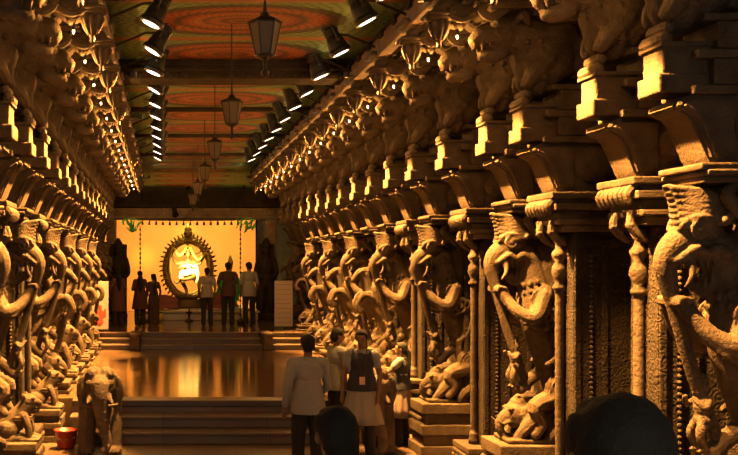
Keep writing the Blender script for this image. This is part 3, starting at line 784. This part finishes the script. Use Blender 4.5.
b = MB().tube([(-.52,-.08,1.0,.032),(-.54,-.08,1.5,.035),(-.44,-.1,1.78,.035),(-.28,-.11,1.55,.035),(-.12,-.11,1.66,.035),(0,-.11,1.86,.035),(.13,-.11,1.64,.035),(.3,-.11,1.42,.035),(.5,-.1,1.60,.035),(.6,-.08,1.55,.035),(.62,-.08,.98,.032)], seg=8)
put('garland', b.sculpt('garland', M['garland'], .016, 0), t)
# the small statue in green silk
t = thing('small_statue', 'small bronze goddess statue wearing green silk beside the ringed statue', 'statue', (2.02,30.0,AT))
b = MB().lathe([(.26,0),(.27,.06),(.2,.1),(.23,.16),(.17,.2)], (0,0,0), 18).ell((0,0,.95),(.12,.1,.17)).ell((0,0,1.22),(.075,.08,.1)).tube([(0,0,1.05,.04),(0,0,1.18,.04)],smooth=False).lathe([(.09,0),(.08,.1),(.05,.2),(.02,.3)],(0,0,1.28),10)
for s in (-1,1): b.tube([(s*.12,0,1.06,.04),(s*.22,-.04,.92,.035),(s*.16,-.14,.95,.03)])
put('figure', b.sculpt('figure', M['gold'], .014, 1), t)
pr = [(.28,.2),(.24,.45),(.17,.7),(.14,.86),(.10,.9)]
b = MB().lathe(pr, (0,0,0), 18, squash=.8)
for s in (-1,1): b.tube([(s*.14,-.05,1.0,.05),(s*.24,-.05,.75,.08),(s*.32,-.03,.45,.11)])
put('silk_skirt', b.sculpt('silk_skirt', M['green'], .016, 1), t)
# cushions and lamps on the altar
def heap(x, y, z, w, h, m, nm, lab, cat):
    b = MB().ell((0,0,h*.62),(w,.22,h*.6)).ell((-w*.3,0,h*.6),(w*.5,.2,h*.4)).box((-w*.95,-.2,.004),(w*.95,.2,h*.3),.04)
    tag(put(nm, b.sculpt(nm, m, .02, 3), None, (x,y,z+.012)), lab, cat)
heap(.05, 28.9, AT, .42, .34, M['rose'], 'cloth_bundle', 'rose cloth bundle on the altar beside the couple of women', 'cloth')
heap(1.50, 28.9, AT, .30, .40, M['rose'], 'cloth_bundle', 'rose cloth bundle on the altar between the men in pale and dark shirts', 'cloth')
def oil_lamp(x, y, z, lab, s=1):
    t = thing('oil_lamp', lab, 'lamp', (x,y,z))
    put('stand', MB().lathe([(.13*s,0),(.14*s,.03*s),(.05*s,.07*s),(.03*s,.16*s),(.05*s,.2*s),(.03*s,.24*s),(.11*s,.28*s),(.12*s,.31*s),(.05*s,.33*s)], (0,0,0), 14).mesh('stand', M['black'], True), t)
    put('spout', MB().tube([(0,0,.32*s,.03*s),(0,0,.38*s,.03*s),(0,0,.42*s,.012*s)], seg=7).mesh('spout', M['iron'], True), t)
oil_lamp(.72, 27.5, ZP+.002, 'black metal oil lamp standing on the platform before the altar', .82)
def brass_pot(x, y, z, lab, gr, s=1):
    t = thing('brass_pot', lab, 'pot', (x,y,z), 0, gr)
    put('body', MB().lathe([(.05*s,0),(.12*s,.04*s),(.15*s,.11*s),(.11*s,.19*s),(.07*s,.22*s)], (0,0,0), 14).mesh('body', M['garland'], True), t)
    put('rim', MB().lathe([(.072*s,.222*s),(.10*s,.25*s),(.10*s,.27*s),(.06*s,.275*s)], (0,0,0), 14).mesh('rim', M['gold'], True), t)
brass_pot(-.44, 27.3, ZP+.002, 'yellow brass pot before the altar behind the woman in rose', 'brass pots')
brass_pot(-.12, 27.4, ZP+.002, 'yellow brass pot before the altar seen between the two dark dressed women', 'brass pots')
brass_pot(2.30, 27.4, ZP+.002, 'yellow brass pot before the altar beyond the man in the white shirt', 'brass pots', 1.3)

# two strings of beads and the row of little bells between them, hung under a beam
for x, lab in ((-.60,'long hanging chain of dark beads beside the two dark dressed women'), (2.04,'long hanging chain of dark beads beside the man in the white shirt')):
    t = thing('bead_chain', lab, 'chain', (x,26.35,ZP+.002))
    b = MB()
    z = .1
    while z < 2.5: b.ell((0,0,z),(.028,.028,.045),sub=1); b.box((-.008,-.008,z),(.008,.008,z+.125)); z += .125
    put('beads', b.mesh('beads', M['iron'], True), t)
    put('weight', MB().lathe([(.09,0),(.10,.04),(.05,.09),(.02,.16)], (0,0,0), 12).mesh('weight', M['iron'], True), t)
b = MB()
t = thing('bell_garland', 'dark cord with a row of little hanging bells across the shrine opening', 'garland', (.72,26.35,3.53))
zz = lambda x: .02*(x/1.4)**2
b.tube([(x, 0, zz(x)+.0, .014) for x in [-1.85+.185*i for i in range(21)]], seg=6)
put('cord', b.mesh('cord', M['iron'], True), t)
bell = MB().lathe([(.038,-.13),(.034,-.11),(.026,-.06),(.012,-.04),(.006,.0)], (0,0,0), 8).mesh('bell', M['iron'], True)
for i in range(15):
    x = -1.26+.18*i
    put('bell', bell, t, (x,0,zz(x)))
struct('trim_11', MB().box((-2.0,26.31,3.545),(3.45,26.39,3.60),.01).mesh('trim_11', M['iron']))
for x, lab in ((-.82,'bunch of green mango leaves hanging by the chain near the women'), (2.18,'bunch of green mango leaves hanging by the chain near the men')):
    b = MB()
    for k in range(26):
        a = random.uniform(0, 2*PI); r = random.uniform(.0,.26); z = random.uniform(-.20,.05)
        b.ell((r*math.cos(a),.12*math.sin(a),z-.1),(.022,.012,.10),(random.uniform(-.5,.5),random.uniform(-.9,.9),0),sub=1)
    b.tube([(-.2,0,-.05,.012),(0,0,.02,.012),(.2,0,-.05,.012)], seg=5)
    tag(put('leaf_bunch', b.mesh('leaf_bunch', M['leaf']), None, (x,26.08,3.56)), lab, 'leaves')

# white boards at the ends of the rows
t = thing('notice_board', 'narrow white board with faint ruled lines at the end of the schoolgirls side row', 'board', (2.925,24.27,ZP+.002))
put('panel', MB().box((-.22,-.02,.05),(.22,.02,1.16),.006).mesh('panel', M['signwhite']), t)
b = MB()
for i in range(9): b.box((-.19,-.024,.14+.115*i),(.19,-.02,.15+.115*i))
put('ruled_lines', b.mesh('ruled_lines', M['rose']), t)
b = MB()
for s in (-.18,.18): b.box((s-.02,-.06,0),(s+.02,.05,.05),.005)
put('foot', b.mesh('foot', M['iron']), t)
t = thing('notice_board', 'narrow white board with a red printed figure beside the woman in rose', 'board', (-1.45,23.075,ZP+.008))
put('panel', MB().box((-.19,-.02,.05),(.19,.02,1.16),.006).mesh('panel', M['signwhite']), t)
b = MB().ell((0,-.024,.56),(.05,.006,.06)).ell((0,-.024,.38),(.10,.006,.14)).ell((-.03,-.024,.22),(.12,.006,.08)).ell((.11,-.024,.42),(.03,.006,.12)).ell((-.12,-.024,.34),(.03,.006,.10))
put('red_print', b.mesh('red_print', M['signred']), t)
b = MB()
for s in (-.15,.15): b.box((s-.02,-.06,0),(s+.02,.05,.05),.005)
put('foot', b.mesh('foot', M['iron']), t)

# lights of the shrine
SC = (1,.66,.20)
def shrine_lamp(x, y, z, aim, w, cone, lab):
    t = thing('shrine_spotlight', lab, 'lamp', (x,y,z), 0, 'shrine spotlights behind the lintel')
    q = Vector(aim).to_track_quat('-Z','Y').to_euler()
    for nm, me in (('housing',FH),('yoke',FY),('lens',FL)):
        o = put(nm, me, t); o.rotation_euler = q
    light('beam', 'SPOT', Vector(aim).normalized()*.03, w, SC, t, aim, .08, cone, .95 if cone < 40 else .6)
for x in (-.9,.75,2.4): shrine_lamp(x, 29.75, 4.45, (0,.62,-.55), SHR_W, 110, 'black shrine spotlight behind the lintel, lighting the golden backdrop')
shrine_lamp(.35, 27.9, 3.75, (.4,2.0,-1.5), STAT_W, 26, 'black shrine spotlight under the beam, aimed at the white silk of the statue')

# ------------------------------------------------------------------ stone elephants and bucket by the stairs
def elephant(x, y, rot, lab):
    b = MB()
    b.ell((0,.17,.62),(.23,.28,.27)).ell((0,.05,.66),(.22,.2,.26)).ell((0,-.10,.83),(.19,.19,.24)).ell((-.075,-.13,.985),(.105,.12,.10)).ell((.075,-.13,.985),(.105,.12,.10))
    b.tube([(0,-.24,.86,.13),(.0,-.30,.70,.105),(.02,-.30,.5,.085),(.06,-.29,.30,.072),(.09,-.31,.14,.062),(.05,-.37,.075,.05)], seg=12)
    for k in range(5): b.torus((.01+.012*k,-.305,.62-.09*k), .08-.004*k, .014, 16, 5, 'Z')
    for s in (-1,1):
        b.tube([(s*.17,-.06,.97,.035),(s*.225,-.07,.90,.045),(s*.25,-.06,.76,.05),(s*.225,-.05,.62,.04),(s*.19,-.04,.56,.025)], seg=9); b.ell((s*.215,.0,.78),(.045,.12,.18))
        b.tube([(s*.15,.02,.62,.12),(s*.17,-.06,.32,.105),(s*.17,-.09,.05,.10)], seg=12).tube([(s*.15,.28,.55,.13),(s*.16,.30,.3,.105),(s*.16,.29,.05,.10)], seg=12)
        b.ell((s*.17,-.13,.045),(.115,.13,.06)); b.ell((s*.135,-.265,.88),(.026,.022,.03)); b.torus((s*.135,-.262,.88), .04, .012, 14, 5)
        b.tube([(s*.10,-.27,.74,.045),(s*.14,-.36,.67,.03),(s*.15,-.40,.66,.018)], seg=8)
        for k in range(3): b.ell((s*(.11+.055*k),-.25,.03),(.028,.02,.03),sub=1)
    b.torus((0,.02,.60), .25, .022, 28, 6, 'Z')
    tag(put('elephant_statue', b.sculpt('elephant_statue', M['oldstone'], .013, 2), None, (x,y,.002)), lab, 'statue').rotation_euler = (0,0,rot)
elephant(-.79, 12.56, .05, 'worn stone elephant statue by the steps, beside the red bucket')
elephant(2.63, 12.58, -.05, 'worn stone elephant statue by the steps, between the two schoolgirls')
t = thing('plastic_bucket', 'red plastic bucket on the floor beside the stone elephant', 'bucket', (-1.24,12.78,.002))
pr = [(.0,0),(.105,0),(.112,.02),(.145,.22),(.155,.225),(.155,.24),(.138,.24),(.10,.03),(.0,.03)]
b = MB(); R = []
for r, z in pr: R.append([b.b.verts.new((max(r,.001)*math.cos(2*PI*k/20),max(r,.001)*math.sin(2*PI*k/20),z)) for k in range(20)])
for A, B in zip(R, R[1:]):
    for k in range(20): b.b.faces.new((A[k],A[(k+1)%20],B[(k+1)%20],B[k]))
put('body', b.mesh('body', M['red'], True), t)
put('handle', MB().tube([(-.155,0,.22,.006),(-.12,-.12,.16,.006),(0,-.17,.13,.006),(.12,-.12,.16,.006),(.155,0,.22,.006)], seg=6).mesh('handle', M['iron']), t)

# ------------------------------------------------------------------ people (local: facing +y, 1.70 m tall before scaling)
def person(label, loc, rotz, H, female=False, arms=None, legs=None, wear=None, hair='short', head=(0,0), lean=0, vox=.0085):
    """one continuous body; hair, eyes and clothes are its children"""
    k = H/1.70
    t = thing('person', label, 'person', loc, rotz); t.scale = (k,k,k)
    sw = .15 if female else .172; hw = .095
    A = arms or {}
    la = A.get('l', ((-.24,-.02,1.13),(-.22,.06,.88))); ra = A.get('r', ((.24,-.02,1.13),(.22,.06,.88)))
    G = legs or {}
    ll = G.get('l', ((-.10,.02,.48),(-.105,-.02,.07))); rl = G.get('r', ((.10,.02,.48),(.105,-.02,.07)))
    yaw, nod = head
    HM = Matrix.Translation((0,.01+lean,1.50)) @ Euler((-nod,0,yaw)).to_matrix().to_4x4()
    hp = lambda x, y, z: tuple(HM @ Vector((x,y,z)))
    b = MB()
    b.ell((0,-.005,.95),(.155 if not female else .165,.11,.12)).ell((0,.0,1.12),(.125 if not female else .115,.09,.15)).ell((0,lean*.7,1.30),(.155 if not female else .14,.10,.16)).ell((0,lean*.8,1.40),(sw-.02,.07,.05))
    b.tube([(0,lean-.01,1.40,.055),(0,.0+lean,1.48,.05),(*hp(0,.0,.03),.05)])
    b.ell(hp(0,.0,.115),(.072,.092,.098),(-nod,0,yaw)); b.ell(hp(0,.035,.055),(.052,.055,.065),(-nod,0,yaw)); b.ell(hp(0,.065,.015),(.025,.022,.018))
    b.tube([(*hp(0,.09,.115),.010),(*hp(0,.105,.085),.013),(*hp(0,.10,.075),.014)], seg=7); b.ell(hp(0,.085,.045),(.024,.012,.010),(-nod,0,yaw))
    for s in (-1,1):
        b.ell(hp(s*.074,-.005,.095),(.012,.02,.03)); b.tube([(*hp(s*.012,.088,.128),.009),(*hp(s*.05,.075,.130),.008)], seg=6, smooth=False)
    for s, (e, w_), (kn, an) in ((-1,la,ll),(1,ra,rl)):
        b.tube([(s*sw,lean*.8,1.40,.052),(*[(a*.5+c*.5) for a, c in zip((s*sw,lean*.8,1.40), e)],.046),(*e,.037),(*[(a*.6+c*.4) for a, c in zip(e, w_)],.036),(*w_,.026)])
        d = (Vector(w_)-Vector(e)).normalized(); w = Vector(w_)
        # hand: palm, four unequal bent fingers and a thumb from the side of the palm
        side = d.cross(Vector((s,0,0))); side = (side if side.length > .2 else d.cross(Vector((0,1,0)))).normalized(); nrm = d.cross(side).normalized()
        if nrm.x*s > 0: nrm = -nrm                       # the palm looks inward
        pc = w+d*.05
        b.tube([(*w,.024),(*pc,.030),(*(w+d*.085),.028)])
        for j, L_ in enumerate((.062,.075,.070,.052)):
            o_ = side*((j-1.5)*.019); p0 = w+d*.08+o_
            b.tube([(*p0,.010),(*(p0+d*L_*.5),.0092),(*(p0+d*L_*.85+nrm*L_*.35),.0085)], seg=7, smooth=False)
        up = side*(-.028); p0 = w+d*.03+up
        b.tube([(*p0,.012),(*(p0+up*.7+d*.03+nrm*.01),.0105),(*(p0+up*.8+d*.055+nrm*.025),.009)], seg=7, smooth=False)
        b.tube([(s*hw*.9,-.005,.92,.092),(*[(a*.5+c*.5) for a, c in zip((s*hw,0,.9), kn)],.075),(*kn,.056),(*[(a*.65+c*.35) for a, c in zip(kn, an)],.055),(*an,.036)])
        b.ell((an[0],an[1]+.05,an[2]-.035),(.042,.12,.034))
    me = b.sculpt('body', M['skin'], vox, 1)
    body = put('body', me, t)
    for s in (-1,1):
        put('eye', MB().ell(hp(s*.032,.078,.108),(.013,.008,.009)).mesh('eye', M['eye'], True), body)
    # hair
    b = MB(); b.ell(hp(0,-.018,.130),(.082,.092,.092),(-nod,0,yaw)).ell(hp(0,-.05,.09),(.074,.062,.085),(-nod,0,yaw)).ell(hp(0,.04,.178),(.06,.05,.03),(-nod,0,yaw))
    for s in (-1,1): b.ell(hp(s*.068,.01,.14),(.016,.04,.045))
    if hair == 'plait': b.tube([(*hp(0,-.10,.08),.04),(*hp(0,-.13,-.02),.034),(0,-.125+lean*.5,1.32,.032),(0,-.125,1.12,.026),(.01,-.12,.98,.014)])
    if hair == 'long': b.ell((0,-.09+lean,1.42),(.095,.05,.17)); b.tube([(0,-.10+lean,1.45,.08),(0,-.12,1.28,.075),(0,-.125,1.10,.045)])
    if hair == 'bun': b.ell(hp(0,-.125,.08),(.05,.045,.05))
    put('hair', b.sculpt('hair', M['hair'], .009, 1), t)
    # clothes
    def limb(b, s, arr, upto, add):
        e, w_ = arr; q = [(s*sw*.98,lean*.8,1.398,.060+add),(*[(a*.5+c*.5) for a, c in zip((s*sw,lean*.8,1.40), e)],.052+add)]
        if upto == 'elbow': q[-1] = (*q[-1][:3],.060); q.append((*[(a*.12+c*.88) for a, c in zip((s*sw,0,1.40), e)],.052+add))
        if upto == 'half': q[-1] = (*q[-1][:3],.055+add)
        if upto == 'wrist': q += [(*e,.046+add),(*[(a*.15+c*.85) for a, c in zip(e, w_)],.032+add)]
        b.tube(q)
    def torso(b, add, hem, flare=0):
        for s in (-1,1): b.ell((s*(sw-.015),lean*.8,1.395),(.068,.066,.062)).ell((s*(sw-.07),lean*.8,1.41),(.07,.066,.058))
        b.ell((0,lean*.7,1.30),(.160+add-.015*female,.108+add,.16)).ell((0,0,1.12),(.135+add,.10+add,.17)).ell((0,lean*.8,1.405),(sw-.005,.078,.055))
        b.lathe([(.186+add+flare,hem),(.184+add+flare*.5,(hem+1.0)/2),(.160+add,1.06),(.13+add,1.2)], (0,-.005,0), 28, squash=.78)
    for it in wear or ():
        kind, mat = it[0], M[it[1]]; opt = it[2] if len(it) > 2 else {}
        b = MB(); v = .011
        if kind == 'shirt':
            torso(b, .012, opt.get('hem',.84)); limb(b,-1,la,opt.get('sleeve','elbow'),.008); limb(b,1,ra,opt.get('sleeve','elbow'),.008)
            b.torus((0,lean,1.452), .062, .016, 18, 6, 'Z')
        elif kind == 'vest':
            b.ell((0,lean*.7,1.29),(.168,.132,.165)).ell((0,0,1.12),(.168,.134,.16)).lathe([(.205,.93),(.195,1.0),(.175,1.08),(.15,1.17)], (0,-.003,0), 28, squash=.80)
            for s in (-1,1): b.tube([(s*.10,-.08+lean,1.33,.04),(s*.11,lean,1.435,.036),(s*.10,.08+lean,1.33,.04)])
        elif kind == 'trousers':
            for s, (kn, an) in ((-1,ll),(1,rl)):
                b.tube([(s*hw*.85,-.005,.93,.095),(*[(a*.5+c*.5) for a, c in zip((s*hw,0,.9), kn)],.09),(*kn,.076),(*[(a*.3+c*.7) for a, c in zip(kn, an)],.070),(an[0],an[1],an[2]+.0,.066)])
            b.ell((0,-.005,.95),(.162,.116,.11))
        elif kind == 'skirt':
            bot = opt.get('hem',.50); n = 44; R = []
            for j, (r, z) in enumerate(((.150,1.0),(.185,.90),(.215,.76),(.25,.62),(.275,bot))):
                amp = (0,.006,.012,.018,.022)[j]
                R.append([b.b.verts.new(((r+amp*math.cos(11*2*PI*q/n))*math.cos(2*PI*q/n),.78*(r+amp*math.cos(11*2*PI*q/n))*math.sin(2*PI*q/n),z)) for q in range(n)])
            for P, Q in zip(R, R[1:]):
                for q in range(n): b.b.faces.new((P[q],P[(q+1)%n],Q[(q+1)%n],Q[q]))
            b.b.faces.new(R[0][::-1]); b.b.faces.new(R[-1])
            put('skirt', b.mesh('skirt', mat, True), t); continue
        elif kind == 'kurta':
            torso(b, .016, opt.get('hem',.5), opt.get('flare',.05)); limb(b,-1,la,opt.get('sleeve','wrist'),.010); limb(b,1,ra,opt.get('sleeve','wrist'),.010)
        elif kind == 'sari':
            b.lathe([(.19,.03),(.20,.3),(.20,.6),(.185,.85),(.15,1.05)], (0,0,0), 24, squash=.75); b.ell((0,lean*.7,1.30),(.155,.115,.15)).ell((0,0,1.12),(.14,.11,.16))
            b.tube([(.15,.09,1.05,.05),(.05,.11,1.25,.05),(-.12,.02,1.42,.05),(-.13,-.11,1.25,.055),(-.12,-.14,.95,.06),(-.13,-.15,.6,.055)]); limb(b,-1,la,'half',.006); limb(b,1,ra,'half',.006)
        elif kind == 'shawl':
            b.tube([(.12,-.12,.95,.03),(.14,-.11,1.25,.035),(.10,-.02,1.45,.035),(0,.07,1.42,.035),(-.10,-.02,1.45,.035),(-.14,-.11,1.25,.035),(-.12,-.12,.90,.03)])
        elif kind == 'shoes':
            for s, (kn, an) in ((-1,ll),(1,rl)):
                sh = MB().ell((an[0],an[1]+.055,an[2]-.036),(.05,.135,.042)).ell((an[0],an[1],an[2]),(.046,.055,.05)).box((an[0]-.045,an[1]-.07,an[2]-.07),(an[0]+.045,an[1]+.17,an[2]-.05),.01)
                put('shoe', sh.sculpt('shoe', mat, .011, 1), t)
            continue
        elif kind == 'card':
            b.box((-.035,.168,1.02),(.035,.174,1.12),.002)
            put('identity_card', b.mesh('identity_card', mat), t)
            b = MB().tube([(-.06,.05,1.46,.006),(-.045,.15,1.27,.006),(0,.17,1.12,.006),(.045,.15,1.27,.006),(.06,.05,1.46,.006)], seg=6)
            put('lanyard', b.mesh('lanyard', M['maroon']), t); continue
        put(kind, b.sculpt(kind, mat, v, 1), t)
    return t
BARE = [('shoes','shoe')]
# worshippers before the shrine, seen from behind
person('woman in a long rose kurta standing beside the white board with red print', ((118-163)*.0254,25.4,ZP), .35, 1.40, True,
       wear=[('kurta','plum',{'hem':.45}),('trousers','maroon')], hair='long', arms={'l':((-.24,-.02,1.13),(-.20,.12,.92))})
person('woman in dark maroon clothes with a long plait, facing the shrine', ((140-163)*.0254,25.4,ZP), .1, 1.39, True,
       wear=[('kurta','maroon',{'hem':.52,'flare':.06}),('trousers','dark')], hair='long', arms={'l':((-.22,.02,1.13),(-.10,.16,1.25))})
person('woman in a brown sari, close beside the woman in dark maroon', ((153.5-163)*.0256,25.65,ZP), .3, 1.31, True,
       wear=[('sari','brown')], hair='plait', head=(.4,0))
person('shorter man in a grey shirt and dark trousers before the ringed statue', ((207-163)*.0252,25.2,ZP), .05, 1.47,
       wear=[('trousers','dark'),('shirt','grey')]+BARE, hair='short', head=(0,-.15))
person('man in a dark brown shirt before the small green statue', ((228-163)*.0252,25.2,ZP), 0, 1.61,
       wear=[('trousers','dark'),('shirt','brown',{'hem':.80})]+BARE, arms={'l':((-.27,-.04,1.13),(-.18,.10,.95))})
person('man in an untucked white shirt standing by the bead chain', ((249-163)*.0252,25.2,ZP), .35, 1.61,
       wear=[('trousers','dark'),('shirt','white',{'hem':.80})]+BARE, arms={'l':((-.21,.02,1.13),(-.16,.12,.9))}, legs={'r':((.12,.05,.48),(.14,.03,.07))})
# school group by the stone elephant
person('man in a white shirt with his back to the camera before the steps', ((308-163)*.0105,10.5,0), .05, 1.60,
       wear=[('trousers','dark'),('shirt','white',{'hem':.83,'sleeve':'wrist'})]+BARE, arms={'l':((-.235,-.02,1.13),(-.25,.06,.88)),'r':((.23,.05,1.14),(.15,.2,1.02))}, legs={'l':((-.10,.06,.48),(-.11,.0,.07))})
person('schoolboy in a white shirt standing half hidden behind the schoolgirl with the card', (2.21,12.72,0), -1.25, 1.53,
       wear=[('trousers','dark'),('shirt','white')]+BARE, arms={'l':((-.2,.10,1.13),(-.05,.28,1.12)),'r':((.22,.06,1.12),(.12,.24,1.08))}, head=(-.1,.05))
person('schoolgirl in a dark vest and white skirt wearing an identity card', ((362-163)*.0119,11.9,0), PI-.18, 1.56, True,
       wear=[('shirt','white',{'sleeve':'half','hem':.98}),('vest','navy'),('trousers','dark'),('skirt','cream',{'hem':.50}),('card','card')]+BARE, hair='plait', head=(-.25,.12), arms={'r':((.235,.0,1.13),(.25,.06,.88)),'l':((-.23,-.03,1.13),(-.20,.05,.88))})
person('schoolgirl with a long plait and beige skirt touching the stone elephant', (3.10,13.0,0), 1.05, 1.33, True,
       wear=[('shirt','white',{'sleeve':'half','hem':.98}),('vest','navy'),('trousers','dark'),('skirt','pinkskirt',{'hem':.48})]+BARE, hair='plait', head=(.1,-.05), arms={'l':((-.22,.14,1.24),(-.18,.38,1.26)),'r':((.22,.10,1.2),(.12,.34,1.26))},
       legs={'l':((-.09,.04,.48),(-.09,.02,.07)),'r':((.09,.0,.48),(.10,-.05,.07))})
# two heads close to the camera
person('person with dark hair close to the camera, only the head in view', ((622-163)*.0016,1.6,.45), -.1, 1.66,
       wear=[('trousers','dark'),('shirt','check')]+BARE, hair='long')
person('person in dark clothes close to the camera, below the man in the white shirt', ((337-163)*.0032,3.2,.45), .1, 1.42, True,
       wear=[('kurta','dark',{'hem':.5})]+BARE, hair='long')
# ------------------------------------------------------------------ camera, world, output
cam = bpy.data.cameras.new('camera'); co = bpy.data.objects.new('camera', cam); C.objects.link(co)
co.location = (0,0,CAMZ); co.rotation_euler = (PI/2,0,0)
cam.sensor_width = 36; cam.lens = 1000/738*36; cam.shift_x = 206/738; cam.shift_y = 38.5/738; cam.clip_start = .1; cam.clip_end = 200
sc = bpy.context.scene; sc.camera = co
w = bpy.data.worlds.new('World'); sc.world = w; w.use_nodes = True
w.node_tree.nodes['Background'].inputs[0].default_value = (1,.80,.60,1); w.node_tree.nodes['Background'].inputs[1].default_value = 1.7
sc.view_settings.view_transform = 'Standard'; sc.view_settings.look = 'None'; sc.view_settings.exposure = -.15; sc.view_settings.gamma = 1
sc.cycles.diffuse_bounces = 1
